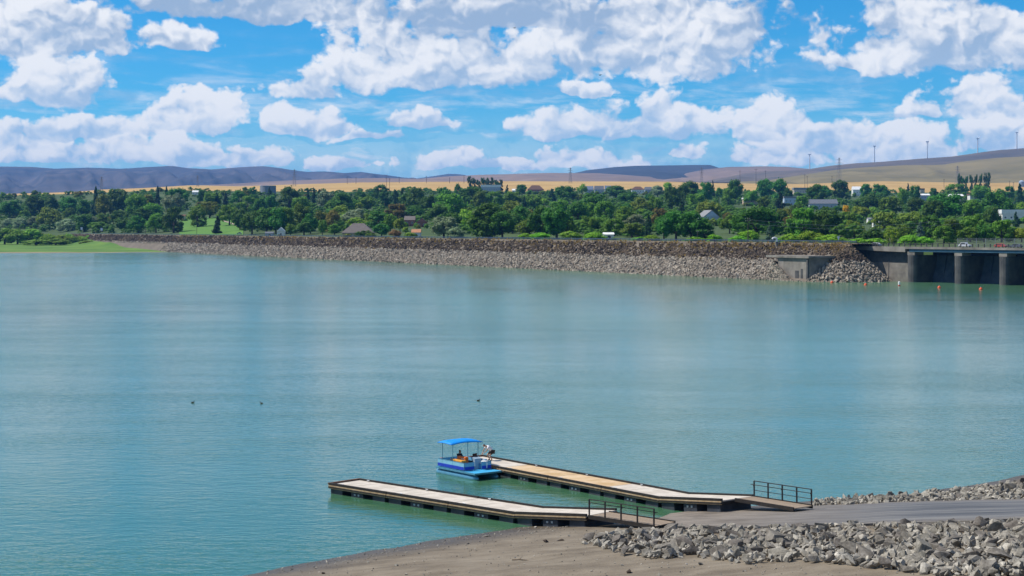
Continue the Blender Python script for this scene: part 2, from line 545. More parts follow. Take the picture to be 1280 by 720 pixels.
RAMP_UP = [(838, 643.5), (900, 637.5), (1000, 635), (1100, 631), (1200, 629), (1280, 627.5), (1420, 625)]
RAMP_LO = [(800, 655), (850, 661), (960, 660), (1080, 657.5), (1190, 654.5), (1280, 652.5), (1420, 649)]
def make_ramp():
    def dense(pts, n):
        k = np.linspace(0, len(pts) - 1, n)
        return np.stack([np.interp(k, range(len(pts)), [p[i] for p in pts]) for i in (0, 1)], 1)
    n = 60
    up = [ground_at(*q) for q in dense(RAMP_UP, n)]
    lo = [ground_at(*q) for q in dense(RAMP_LO, n)]
    rows = 12
    V, UV = [], []
    for j in range(rows):
        w = j / (rows - 1)
        for i in range(n):
            q = lo[i].lerp(up[i], w)
            V.append((q.x, q.y, float(shore_z(q.x, q.y, False)[0])))
            UV.append((i / (n - 1), w))
    V = np.array(V)
    # a cast slab: one even slope, its skirt let into the ground
    top = V.copy(); top[:, 2] += 0.08 + 0.12 * np.array([q[0] for q in UV])
    me = np_mesh('boat_ramp', top, grid_faces(rows, n), M_ramp, True)
    uv = me.uv_layers.new(name='UVMap')
    idx = np.empty(len(me.loops), dtype=np.int32); me.loops.foreach_get('vertex_index', idx)
    uv.data.foreach_set('uv', np.array(UV)[idx].astype(np.float32).ravel())
    o = tag(obj('boat_ramp', me), kind='structure')
    # kerb-high edge of the slab, one piece along each side
    for row in (0, rows - 1):
        a = top[row * n:(row + 1) * n]
        b = a.copy(); b[:, 2] -= 0.45
        W = np.concatenate([a, b])
        f = [(i, i + 1, n + i + 1, n + i) for i in range(n - 1)]
        obj('slab_edge', np_mesh('slab_edge', W, f, M_slab_edge), o)
M_slab_edge = mottled('slab_edge_concrete', (0.12, 0.11, 0.095), (0.24, 0.215, 0.185), 2.0, 0.9)
make_ramp()

# ------------------------------------------------------------------ boulders
def rock_shape(rng, npts=15, flat=0.7):
    """angular broken stone: hull of scattered points"""
    bm = bmesh.new()
    sx, sy, s3 = 1.12, rng.uniform(0.50, 0.95), rng.uniform(0.38, 0.72) * flat / 0.7
    sh = rng.uniform(-0.35, 0.35)
    for _ in range(npts):
        # points crowd towards the faces of a skewed block, so the hull breaks into flats
        d = Vector([max(-0.5, min(0.5, rng.uniform(-0.72, 0.72))) for _ in range(3)])
        if d.length > 0.66: d *= 0.66 / d.length
        bm.verts.new(((d.x + sh * d.z) * sx, d.y * sy, d.z * s3))
    r = bmesh.ops.convex_hull(bm, input=bm.verts)
    loose = [q for q in bm.verts if not q.link_faces]
    bmesh.ops.delete(bm, geom=loose, context='VERTS')
    bmesh.ops.triangulate(bm, faces=bm.faces)
    bmesh.ops.recalc_face_normals(bm, faces=bm.faces)
    V = [tuple(q.co) for q in bm.verts]
    for i, q in enumerate(bm.verts): q.index = i
    Fc = [tuple(w.index for w in f.verts) for f in bm.faces]
    bm.free()
    return V, Fc
rr = random.Random(5)
ROCK_PROTO = [rock_shape(rr, rr.randint(10, 17), rr.uniform(0.6, 0.9)) for _ in range(34)]
ROCK_MESH = {}
def rock_meshes(mat):
    if mat.name not in ROCK_MESH:
        L = []
        for V, Fc in ROCK_PROTO:
            me = bpy.data.meshes.new('rock'); me.from_pydata(V, [], Fc); me.materials.append(mat); L.append(me)
        ROCK_MESH[mat.name] = L
    return ROCK_MESH[mat.name]
def in_poly(x, y, poly):
    c = False; j = len(poly) - 1
    for i in range(len(poly)):
        (xi, yi), (xj, yj) = poly[i], poly[j]
        if (yi > y) != (yj > y) and x < (xj - xi) * (y - yi) / (yj - yi) + xi: c = not c
        j = i
    return c
def rock_cloud(name, items, mat, rng):
    """many small stones as one mesh: items = (point, size, euler)"""
    pv = [np.array(v) for v, _ in ROCK_PROTO]; pf = [np.array(f) for _, f in ROCK_PROTO]
    VV, FF, TT = [], [], []; base = 0
    for p, s, e in items:
        k = rng.randrange(len(pv))
        M = np.array(Euler(e).to_matrix())
        v = (pv[k] * s) @ M.T + np.array(p)
        VV.append(v); FF.append(pf[k] + base); base += len(v)
        TT.append(np.full(len(v), rng.random()))
    me = np_mesh(name, np.concatenate(VV), np.concatenate(FF), mat)
    at = me.attributes.new('tone', 'FLOAT', 'POINT')
    tv = np.concatenate(TT).astype(np.float32)
    if len(at.data) == len(tv): at.data.foreach_set('value', tv)
    return me

def near_bank(name, poly, n_big, big, n_small, small, seed, heap):
    rng = random.Random(seed)
    xs = [q[0] for q in poly]; ys = [q[1] for q in poly]
    root = empty(name, ground_at(sum(xs) / len(xs), sum(ys) / len(ys)))
    tag(root, kind='structure')
    inv = Matrix.Translation(-Vector(root.location))
    meshes = rock_meshes(M_rock)
    def spot():
        while True:
            x, y = rng.uniform(min(xs), max(xs)), rng.uniform(min(ys), max(ys))
            if in_poly(x, y, poly): return x, y
    placed = []
    tries = 0
    while len(placed) < n_big and tries < n_big * 60:
        tries += 1
        x, y = spot()
        p = ground_at(x, y)
        s = big[0] * (big[1] / big[0]) ** (rng.random() ** 1.9)
        if any((p.x - q[0]) ** 2 + (p.y - q[1]) ** 2 < (0.36 * (s + q[2])) ** 2 for q in placed): continue
        placed.append((p.x, p.y, s))
        o = obj('rock', rng.choice(meshes), root)
        lift = heap * rng.random()
        o.location = Vector((p.x, p.y, p.z + s * 0.13 + lift)) - root.location
        o.rotation_euler = (rng.uniform(-0.5, 0.5), rng.uniform(-0.5, 0.5), rng.uniform(0, 6.28))
        o.scale = (s, s * rng.uniform(0.8, 1.1), s * rng.uniform(0.8, 1.25))
    items = []
    for _ in range(n_small):
        x, y = spot(); p = ground_at(x, y)
        s = small[0] * (small[1] / small[0]) ** (rng.random() ** 1.6)
        items.append((Vector((p.x, p.y, p.z + s * 0.2 + heap * 0.6 * rng.random())) - root.location, s,
                      (rng.uniform(-1, 1), rng.uniform(-1, 1), rng.uniform(0, 6.28))))
    o = obj('loose_rubble', rock_cloud('loose_rubble', items, M_rock, rng), root)
    tag(o, kind='stuff')
    return root
near_bank('riprap_bank', [(724, 679), (765, 668), (835, 663.5), (1000, 662), (1280, 655), (1400, 652), (1400, 735), (1280, 722), (1180, 722), (1110, 712),
           (1000, 702), (930, 706), (870, 697), (810, 700), (765, 690)], 300, (0.50, 1.15), 3000, (0.20, 0.60), 21, 0.24)
near_bank('shoreline_riprap', [(1014, 633), (1018, 626), (1090, 623), (1150, 619), (1220, 611), (1290, 603), (1390, 592), (1390, 625), (1280, 626.5),
           (1150, 629.5), (1060, 632)], 200, (0.36, 0.95), 1700, (0.20, 0.55), 22, 0.22)
# stray stones and a bleached stick on the sand
def stray():
    rng = random.Random(4)
    for x, y, s, lb in [(683, 677.5, 0.62, 'half-buried dark stone alone on the sand near the dock ramp'),
                        (700, 676, 0.40, 'small flat stone beside the half-buried dark stone'),
                        (664, 667, 0.35, 'pale flat stone on wet sand below the near dock'),
                        (606, 671, 0.34, 'yellowish pebble-sized stone on the open beach'),
                        (786, 716, 0.42, 'dark stone alone on grey sand below the rock bank'),
                        (876, 706, 0.40, 'white flat stone just off the rock bank'),
                        (404, 717, 0.30, 'dark stone near the water on the lower beach')]:
        p = ground_at(x, y)
        o = obj('stone', rng.choice(rock_meshes(M_rock_dark if 'dark' in lb else M_rock)))
        o.location = (p.x, p.y, p.z + s * 0.08); o.scale = (s, s * 0.8, s * 0.75); o.rotation_euler = (0.1, 0.2, rng.uniform(0, 6))
        tag(o, lb, 'stone')
    p = ground_at(640, 701)
    m = MB(); pts = [p + Vector(q) for q in ((0, 0, 0.06), (0.4, -0.1, 0.10), (0.8, -0.12, 0.06), (1.3, -0.35, 0.05))]
    for i in range(3): m.tube(pts[i], pts[i + 1], 0.045 - 0.008 * i, 6, 0.037 - 0.008 * i)
    m.tube(pts[1], pts[1] + Vector((0.15, 0.3, 0.12)), 0.025, 5, 0.012)
    tag(m.build('driftwood_stick', mottled('driftwood', (0.16, 0.12, 0.08), (0.28, 0.22, 0.16), 6.0)),
        'thin bent driftwood stick lying on the beach sand', 'driftwood')
stray()

def pebbles():
    rng = random.Random(14); items = []
    while len(items) < 1100:
        x, y = rng.uniform(300, 1280), rng.uniform(652, 720)
        if rng.random() < 0.35:
            # strand line just above the water
            xx = rng.uniform(330, 720); x = xx; y = float(np.interp(xx, [q[0] for q in SHORE_PX], [q[1] for q in SHORE_PX])) + abs(rng.gauss(0, 1)) * 7
        p = ground_at(x, y)
        if p.z < 0.02 or in_poly(x, y, [(800, 650), (1280, 645), (1280, 655), (850, 664)]): continue
        s = 0.04 * (3.4 ** rng.random()) * (1.6 if rng.random() < 0.05 else 1)
        items.append((Vector((p.x, p.y, p.z + s * 0.12)), s, (rng.uniform(-1, 1), rng.uniform(-1, 1), rng.uniform(0, 6.28))))
    o = obj('beach_pebbles', rock_cloud('beach_pebbles', items, M_rock, rng))
    tag(o, 'scattered pebbles and small stones on the beach sand', 'pebbles', None, 'stuff')
pebbles()

# ------------------------------------------------------------------ land beyond the dam
DAM_A = P(220, 315.5)            # water's edge at the foot of the embankment, far and near end
DAM_B = P(1000, 352.0)
DV = (DAM_B - DAM_A).normalized()                    # along the dam, towards the spillway
DN = Vector((DV.y, -DV.x, 0))                        # to the lake: checked below
if DN.x > 0: DN = -DN
CREST_Z, SETB = 13.5, 20.0
DAM_LEN = (DAM_B - DAM_A).length
def dam_pt(t, back, z): 
    q = DAM_B + DV * t - DN * back
    return Vector((q.x, q.y, z))
def dam_depth(px):
    """depth of the crest's back edge in a photo column"""
    q = DAM_B - DN * (SETB + 14); k = (px - 640) / F
    t = (k * q.y - q.x) / (DV.x - k * DV.y)
    return q.y + DV.y * t
Y1 = [(-900, 243), (0, 245), (100, 242), (200, 238), (320, 239), (430, 240), (520, 238), (640, 240), (760, 237), (860, 238), (1000, 240), (1100, 241), (1280, 240), (2200, 236)]
Y2 = [(-900, 243), (0, 242.5), (60, 241), (100, 239.5), (125, 237), (180, 235), (240, 231.5), (300, 233), (350, 231), (450, 228), (640, 226.5), (840, 227),
      (900, 229), (1000, 230), (1100, 226.5), (1160, 227.5), (1230, 229), (1280, 228), (2200, 222)]
D1, D2 = 2900.0, 4300.0
def d0(px):
    px = np.asarray(px, float)
    d = np.array([dam_depth(q) for q in np.atleast_1d(px)])
    d = np.where((d <= 0) | (d > 1900.0), 1900.0, d)
    # behind the spillway bridge on the right
    q0 = P(1138, 352.5); w = (P(1280, 357) - q0).normalized(); bb = Vector((-w.y, w.x, 0)); bb = bb if bb.y > 0 else -bb
    q0 = q0 + bb * 22; k = (np.atleast_1d(px) - 640) / F
    tb = (k * q0.y - q0.x) / (w.x - k * w.y)
    d = np.where(np.atleast_1d(px) > 1000, np.maximum(d, np.maximum(q0.y + w.y * tb, 430.0)), d)
    return d if px.ndim else float(d[0])
def land_y(px, t):
    dd = d0(px)
    y0 = HOR + (H - 10.5) * F / dd
    return y0 + (lut(Y1, px) - y0) * t
def land_pt(px, y):
    """photo column and row of a spot on the town's rising ground or the field behind -> point"""
    y0 = HOR + (H - 10.5) * F / d0(px); y1 = float(lut(Y1, px)); y2 = float(lut(Y2, px))
    if y >= y1:
        t = min(max((y - y0) / (y1 - y0), 0), 1); d = d0(px) * (D1 / d0(px)) ** t; yy = y0 + (y1 - y0) * t
    else:
        t = min(max((y - y1) / (y2 - y1), 0), 1); d = D1 + (D2 - D1) * t; yy = y1 + (y2 - y1) * t
    return PD(px, yy, d)
M_ground = mottled('town_ground', (0.030, 0.066, 0.012), (0.080, 0.110, 0.030), 0.012, 0.95, 8.0)
M_wheat = mottled('wheat', (0.37, 0.22, 0.060), (0.52, 0.345, 0.115), 0.006, 0.95, 8.0)
def make_land():
    cols = np.linspace(-900, 2180, 310)
    dd = d0(cols)
    T = np.linspace(0, 1, 40)
    V = []
    for t in T:
        d = dd * (D1 / dd) ** t
        y = land_y(cols, t)
        V.append(np.stack([(cols - 640) * d / F, d, H + (HOR - y) * d / F], 1))
    # tuck the near edge under the embankment
    first = V[0].copy(); first[:, 2] = -3.0
    V = np.concatenate([first] + V)
    tag(obj('ground', np_mesh('ground', V, grid_faces(len(T) + 1, len(cols)), M_ground, True)), kind='structure')
    V = []
    for t in np.linspace(0, 1, 16):
        d = np.full(cols.shape, D1 + (D2 - D1) * t)
        y = lut(Y1, cols) + (lut(Y2, cols) - lut(Y1, cols)) * t
        z = H + (HOR - y) * d / F + (fbm(cols * 0.02, d * 0.004, 4) - 0.5) * 5.0 * math.sin(math.pi * t)
        V.append(np.stack([(cols - 640) * d / F, d, z], 1))
    tag(obj('wheat_field', np_mesh('wheat_field', np.concatenate(V), grid_faces(16, len(cols)), M_wheat, True)), kind='structure')
    V = []
    for k, d in enumerate(np.linspace(D2, 15500, 14)):
        y = np.maximum(lut(Y2, cols), 228) + 6 * min(k, 1)
        dv = np.full(cols.shape, d)
        z = H + (HOR - (lut(Y2, cols) if k == 0 else np.maximum(y, 232))) * d / F
        V.append(np.stack([(cols - 640) * d / F, dv, z], 1))
    tag(obj('plain', np_mesh('plain', np.concatenate(V), grid_faces(14, len(cols)), M_scrub, True)), kind='structure')
M_scrub = mottled('sage_plain', (0.08, 0.075, 0.07), (0.19, 0.145, 0.10), 0.0012, 0.95, 8.0)
make_land()

def hill(name, crest, Dc, Df, yf, mat, spur=30.0, sc=0.012, rough=1.0, seed=0, Db=None):
    x0, x1 = crest[0][0], crest[-1][0]
    cols = np.arange(x0, x1 + 0.1, 4.0)
    yc = lut(crest, cols) + (fbm(cols * 0.03 + seed, cols * 0 + seed, 4) - 0.5) * 1.6 * rough
    rows = 34
    V = []
    for j in range(rows):
        t = j / (rows - 1)
        d = Df + (Dc - Df) * t
        zc = H + (HOR - yc) * Dc / F
        zf = H + (HOR - yf) * Df / F
        z = zf + (zc - zf) * (t ** 1.15)
        rid = 1 - np.abs(2 * fbm(cols * sc + seed * 3 + 0.8 * t, np.full(cols.shape, 1.2 * t + seed), 4) - 1) * 1.9
        z = z + spur * (rid - 0.5) * math.sin(math.pi * min(1, t * 1.02)) * (1 - 0.3 * t)
        V.append(np.stack([(cols - 640) * d / F, np.full(cols.shape, d), z], 1))
    last = V[-1].copy(); last[:, 1] += 900; last[:, 2] -= 160
    V.append(last)
    return tag(obj(name, np_mesh(name, np.concatenate(V), grid_faces(rows + 1, len(cols)), mat, True)), kind='structure')
M_hill_far = mottled('far_range_shaded_scrub', (0.015, 0.026, 0.045), (0.115, 0.095, 0.095), 0.0011, 0.95, 9.0)  # scrub tone darkened and blued: cloud shadow and haze put into the colour
M_hill_brown = mottled('dry_brown_hill', (0.13, 0.092, 0.072), (0.27, 0.185, 0.135), 0.0014, 0.95, 9.0)
M_hill_dark = mottled('cloud_shaded_mesa', (0.025, 0.030, 0.040), (0.06, 0.06, 0.065), 0.0010, 0.95, 9.0)  # dark colour stands in for a cloud shadow lying over the mesa
M_hill_olive = mottled('olive_grass_hill', (0.125, 0.105, 0.04), (0.24, 0.185, 0.075), 0.0022, 0.95, 9.0)
M_hill_right = mottled('sage_ridge', (0.055, 0.055, 0.055), (0.17, 0.125, 0.085), 0.0016, 0.95, 9.0)
hill('far_range', [(-900, 214), (-500, 210), (-100, 209), (0, 208), (40, 208.5), (70, 211), (110, 209.5), (150, 211), (180, 209), (215, 207.5), (235, 210), (265, 212),
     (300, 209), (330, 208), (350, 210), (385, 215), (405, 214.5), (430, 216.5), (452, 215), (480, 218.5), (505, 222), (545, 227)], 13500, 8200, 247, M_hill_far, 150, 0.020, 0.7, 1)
hill('purple_bench', [(150, 240), (230, 233), (300, 229), (350, 226), (420, 223.5), (480, 222.5), (530, 223.5), (620, 227)], 8000, 6200, 236, M_hill_brown, 15, 0.012, 0.6, 7)
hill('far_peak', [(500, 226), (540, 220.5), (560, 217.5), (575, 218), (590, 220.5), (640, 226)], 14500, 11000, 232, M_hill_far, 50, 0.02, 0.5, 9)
hill('brown_hill', [(440, 227), (520, 224), (560, 220.5), (600, 218.8), (650, 217.2), (690, 216), (745, 216.5), (800, 220), (900, 226)], 9000, 6000, 231, M_hill_brown, 35, 0.010, 0.6, 2)
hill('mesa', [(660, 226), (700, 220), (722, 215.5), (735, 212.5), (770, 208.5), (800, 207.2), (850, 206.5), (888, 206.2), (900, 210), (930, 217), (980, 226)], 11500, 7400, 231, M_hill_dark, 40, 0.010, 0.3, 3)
hill('pale_hill', [(800, 230), (835, 224), (855, 217), (880, 212), (910, 208.6), (950, 208), (985, 208.6), (1010, 211), (1060, 214), (1160, 222)], 9800, 6400, 231, M_hill_brown, 30, 0.012, 0.4, 4)
hill('wind_ridge', [(880, 228), (930, 217), (960, 213.8), (990, 213), (1010, 211.5), (1040, 207), (1070, 204), (1110, 201.5), (1150, 198.5), (1190, 195.5), (1215, 192),
     (1250, 187.5), (1280, 185), (1400, 178), (1700, 172), (2160, 170)], 7800, 5200, 228, M_hill_right, 30, 0.010, 0.5, 5)
hill('olive_hill', [(880, 234), (950, 226), (985, 221), (1010, 217.5), (1050, 212), (1090, 208.5), (1130, 206.5), (1180, 205.5), (1220, 200), (1250, 197), (1290, 195), (1400, 191), (2160, 186)], 6200, 4300, 231, M_hill_olive, 22, 0.011, 0.5, 6)

# ------------------------------------------------------------------ the grassy spit on the far shore
M_spit = mottled('spit_grass', (0.045, 0.125, 0.012), (0.14, 0.235, 0.03), 0.02, 0.95, 8.0)
M_mud = mottled('mud_margin', (0.20, 0.145, 0.09), (0.32, 0.24, 0.16), 0.03, 0.9, 6.0)
SPIT_EDGE = [(-900, 316.8), (-200, 316.8), (0, 316.6), (60, 316.2), (110, 316.2), (160, 315.6), (200, 315.2), (226, 314.6)]
def make_spit():
    cols = np.linspace(-900, 226, 180)
    ye = lut(SPIT_EDGE, cols) + (fbm(cols * 0.05, cols * 0, 3) - 0.5) * 0.6
    de = H * F / (ye - HOR)
    back = np.interp(cols, [-900, 60, 150, 226], [560, 560, 260, 4])
    def ring(f, z): 
        d = de + back * f
        return np.stack([(cols - 640) * d / F, d, np.full(cols.shape, z) if np.isscalar(z) else z], 1)
    taper = np.interp(cols, [-900, 60, 180, 226], [1, 1, 0.6, 0.1])
    V = np.concatenate([ring(-0.02, -0.6), ring(0.0, 0.0), ring(0.05, 0.35 * taper)])
    tag(obj('mud_margin', np_mesh('mud_margin', V, grid_faces(3, len(cols)), M_mud, True)), kind='structure')
    V = [ring(0.05, 0.35 * taper)]
    for f, z in ((0.12, 0.5), (0.25, 0.9), (0.45, 1.6), (0.75, 3.2), (1.0, 11.5)):
        V.append(ring(f, z * taper + (fbm(cols * 0.08, cols * 0 + f * 9, 3) - 0.5) * 0.8 * taper))
    tag(obj('grass_spit', np_mesh('grass_spit', np.concatenate(V), grid_faces(6, len(cols)), M_spit, True)), kind='structure')
make_spit()

# ------------------------------------------------------------------ the dam embankment
T0, T1 = -DAM_LEN - 520.0, 2.0                       # along the dam from its far end to the spillway
M_fill = mottled('earth_fill', (0.10, 0.08, 0.06), (0.18, 0.15, 0.115), 0.15, 0.95)
M_road = mottled('crest_asphalt', (0.045, 0.046, 0.05), (0.075, 0.075, 0.078), 0.2, 0.9)
M_drygrass = mottled('dry_verge', (0.22, 0.16, 0.085), (0.36, 0.27, 0.15), 0.12, 0.95)
M_galv = paint('galvanised_steel', (0.36, 0.38, 0.41), 0.5, 0.12, 0.6)
M_bluerail = paint('blue_grey_rail', (0.05, 0.075, 0.12), 0.55, 0.2)
M_conc = mottled('weathered_concrete', (0.11, 0.098, 0.082), (0.28, 0.25, 0.215), 0.22, 0.9, 9.0, 0.3, 0.05)
M_conc_dark = mottled('stained_shaded_concrete', (0.036, 0.037, 0.040), (0.115, 0.110, 0.102), 0.25, 0.9, 9.0, 0.3, 0.05)
M_gate = mottled('gate_steel', (0.040, 0.055, 0.075), (0.085, 0.105, 0.13), 0.4, 0.7, 6.0)
M_girder = mottled('teal_girder', (0.022, 0.075, 0.12), (0.05, 0.12, 0.17), 0.3, 0.6, 6.0)

embank = empty('dam_embankment', dam_pt(-300, 20, 0))
tag(embank, 'long rock-faced dam embankment with brown upper band and bleached lower band', 'dam')
def rel(o, root):
    """parent keeping world coordinates of the mesh"""
    o.parent = root; o.matrix_parent_inverse = Matrix.Translation(-Vector(root.location)) if root.rotation_euler.z == 0 else root.matrix_basis.inverted()
    return o
BOX_T0, BOX_T1 = -17.0, 2.0
def cone_pt(u, f, zoff=-0.3):
    """u 0..1 round the end of the embankment, f 0 at the toe, 1 at the crest"""
    a = u * R(165); r = 20.0 - 5.0 * min(1, a / R(112))
    top = dam_pt(T1, SETB + 0.6, 0)
    q = top + (DN * math.cos(a) + DV * math.sin(a)) * (r * (1 - f))
    q.z = zoff + CREST_Z * f
    return q
def dam_body():
    # cross-section: (setback, height)
    prof = [(-4, -3.0), (0.6, -0.3), (SETB + 0.5, CREST_Z - 0.3), (SETB + 0.6, CREST_Z), (SETB + 14, CREST_Z), (SETB + 38, -3.0)]
    ts = np.linspace(T0, T1, 60)
    V = np.array([[tuple(dam_pt(t, b, z)) for t in ts] for b, z in prof]).reshape(-1, 3)
    rel(obj('fill', np_mesh('fill', V, grid_faces(len(prof), len(ts)), M_fill)), embank)
    # end cone at the spillway: the slope wraps round
    m = MB(); n = 16
    ring = [cone_pt(i / n, 0.0, -0.7) for i in range(n + 1)]
    m.add([dam_pt(T1, SETB + 0.6, CREST_Z - 0.3)] + ring, [(0, i + 1, i + 2) for i in range(n)])
    rel(m.build('end_cone', M_fill), embank)
    # pile of stone leaning on the far half of the intake front
    a0, a1 = BOX_T0 - 3.0, BOX_T0 + 11.0
    m = MB().add([dam_pt(a0, -0.5, -0.6), dam_pt(a1, 0.0, -0.6), dam_pt(a0, 9, 6.0), dam_pt(a0, 2.8, 7.2), dam_pt(a1, 2.6, -0.6)], [(0, 1, 3), (0, 3, 2), (1, 4, 3)])
    rel(m.build('stone_pile_core', M_fill), embank)
    ts = np.linspace(T0, T1 + 4, 40)
    V = np.array([[tuple(dam_pt(t, b, CREST_Z + 0.05)) for t in ts] for b in (SETB + 3, SETB + 12.5)]).reshape(-1, 3)
    rel(obj('crest_road', np_mesh('crest_road', V, grid_faces(2, len(ts)), M_road)), embank)
    V = np.array([[tuple(dam_pt(t, b, CREST_Z + z)) for t in ts] for b, z in ((SETB + 0.7, 0.02), (SETB + 1.6, 0.12), (SETB + 2.9, 0.06))]).reshape(-1, 3)
    rel(obj('verge', np_mesh('verge', V, grid_faces(3, len(ts)), M_drygrass)), embank)
dam_body()
def slope_pt(t, f):
    """f 0 at the water, 1 at the crest"""
    if t <= T1:
        return dam_pt(t, 0.6 + (SETB) * f, -0.3 + CREST_Z * f)
    return cone_pt(min((t - T1) / 26.0, 1.0), f)
def riprap(name, f0, f1, n, mat, seed, s0, s1):
    rng = random.Random(seed); items = []
    tA = T0
    for _ in range(n):
        # denser where it is nearer: more stones along the last 500 m
        t = T1 + 26 - (T1 + 26 - tA) * rng.random() ** 1.45
        f = rng.uniform(f0, f1)
        if t < -DAM_LEN - 60 and f < 0.5: continue
        s = s0 * (s1 / s0) ** (rng.random() ** 1.4) * (1.0 + 0.35 * min(1, max(0, -t / 800)))
        if f > 0.94 and rng.random() < 0.5: continue
        p = slope_pt(t, f) + DN * 0.15 + Vector((0, 0, 0.12))
        if INTAKE(p): continue
        items.append((p - Vector(embank.location), s, (rng.uniform(-3, 3), rng.uniform(-3, 3), rng.uniform(0, 6.28))))
    if name == 'bleached_riprap':
        for _ in range(330):
            u, w = rng.random(), rng.random()
            if u + w > 1: u, w = 1 - u, 1 - w
            a0, a1 = BOX_T0 - 3.0, BOX_T0 + 11.0
            p = dam_pt(a0, -0.5, -0.4) * (1 - u - w) + dam_pt(a1, 1.0, -0.4) * u + dam_pt(a0, 2.0, 7.6) * w
            items.append((p - Vector(embank.location), rng.uniform(0.8, 1.5), (rng.uniform(-3, 3), rng.uniform(-3, 3), rng.uniform(0, 6.28))))
    o = obj(name, rock_cloud(name, items, mat, rng), embank)
    tag(o, kind='stuff')
# intake box let into the slope
IT0, IT1 = dam_pt(2.0, 0, 0), dam_pt(22.0, 0, 0)
def t_of(p): return (Vector((p.x, p.y, 0)) - Vector((DAM_B.x, DAM_B.y, 0))).dot(DV)
def b_of(p): return -(Vector((p.x, p.y, 0)) - Vector((DAM_B.x, DAM_B.y, 0))).dot(DN)
def INTAKE(p):
    t, b = t_of(p), b_of(p)
    return BOX_T0 - 3 < t < BOX_T1 + 0.4 and 1.2 < b < 14.5 and p.z < 10.2 and not (t < BOX_T0 and p.z < 8.0)
riprap('bleached_riprap', -0.02, 0.56, 15000, M_rock_pale, 31, 0.75, 1.55)
riprap('weathered_riprap', 0.55, 0.99, 12500, M_rock_dark, 32, 0.75, 1.6)

def make_intake():
    root = empty('intake_structure', dam_pt(-7, 3, 0))
    tag(root, 'concrete intake box with overhanging roof slab set into the rock slope', 'intake')
    # body: front wall faces the lake, side walls follow the slope back
    def Q(t, b, z): return dam_pt(t, b, z)
    def block(name, t0, t1, b0, b1, z0, z1, mat):
        m = MB(); vs = [Q(t, b, z) for t in (t0, t1) for b in (b0, b1) for z in (z0, z1)]
        m.add(vs, [(0, 1, 3, 2), (4, 6, 7, 5), (0, 4, 5, 1), (2, 3, 7, 6), (0, 2, 6, 4), (1, 5, 7, 3)])
        return rel(m.build(name, mat), root)
    block('front_wall', BOX_T0, BOX_T1, 2.6, 3.4, -2, 8.4, M_conc)
    block('side_wall', BOX_T1 - 0.7, BOX_T1, 3.4, 13, -2, 8.4, M_conc)
    block('side_wall', BOX_T0, BOX_T0 + 0.7, 3.4, 13, -2, 8.4, M_conc)
    block('buttress', BOX_T1 - 1.2, BOX_T1 - 0.3, 2.1, 2.6, -2, 8.3, M_conc_dark)
    block('roof_slab', BOX_T0 - 6.5, BOX_T1 + 0.8, 1.7, 14, 8.41, 9.2, M_conc)
    block('ladder_niche', -3.0, -1.8, 2.52, 2.598, 0.2, 4.5, M_conc_dark)
    block('grating', -6.5, -4.2, 2.52, 2.598, 1.0, 3.8, M_conc_dark)
make_intake()

def standpipe():
    b = PD(959.5, 309.5, (dam_pt(-20, SETB - 1, 0)).y)
    # gauge pipe with a goose-neck standing on the shoulder above the intake
    q = slope_pt(-41.0, 0.93)
    root = empty('vent_pipe', q)
    tag(root, 'white goose-neck vent pipe on concrete stub above the intake', 'pipe')
    m = MB().lathe([(0.75, -1.0), (0.75, 1.7), (0.6, 1.8)], (0, 0, 0), 12); m.build('stub', M_conc, root)
    m = MB(); pts = [(0, 0, 1.7), (0, 0, 2.6), (-0.25, -0.1, 3.0), (-0.9, -0.35, 3.25), (-1.5, -0.55, 3.2), (-1.9, -0.75, 2.7)]
    for a, c in zip(pts[:-1], pts[1:]): m.tube(a, c, 0.36, 10)
    m.build('neck', paint('white_pipe', (0.7, 0.7, 0.7), 0.5), root)
standpipe()

def guard_rail():
    root = empty('guard_rail', dam_pt(-200, SETB + 2.2, CREST_Z))
    tag(root, 'dark blue-grey post and rail barrier along the embankment crest', 'guard rail')
    pm = MB().box((0, 0, 0.62), (0.22, 0.22, 1.30)).mesh('post', M_bluerail)
    t = T1 + 2; k = 0
    while k < 260 and t > T0:
        o = obj('post', pm, root)
        o.location = dam_pt(t, SETB + 2.2, CREST_Z) - Vector(root.location)
        t -= 3.6 + k * 0.008; k += 1
    for z, h in ((0.95, 0.34), (0.45, 0.12)):
        m = MB(); a, b = dam_pt(T0, SETB + 2.0, CREST_Z + z), dam_pt(T1 + 2, SETB + 2.0, CREST_Z + z)
        u = (-DN) * 0.06
        m.add([a + Vector((0, 0, -h / 2)), b + Vector((0, 0, -h / 2)), b + Vector((0, 0, h / 2)), a + Vector((0, 0, h / 2)),
               a + u + Vector((0, 0, -h / 2)), b + u + Vector((0, 0, -h / 2)), b + u + Vector((0, 0, h / 2)), a + u + Vector((0, 0, h / 2))],
              [(0, 1, 2, 3), (7, 6, 5, 4), (0, 4, 5, 1), (3, 2, 6, 7), (0, 3, 7, 4), (1, 5, 6, 2)])
        rel(m.build('rail', M_bluerail), root)
guard_rail()

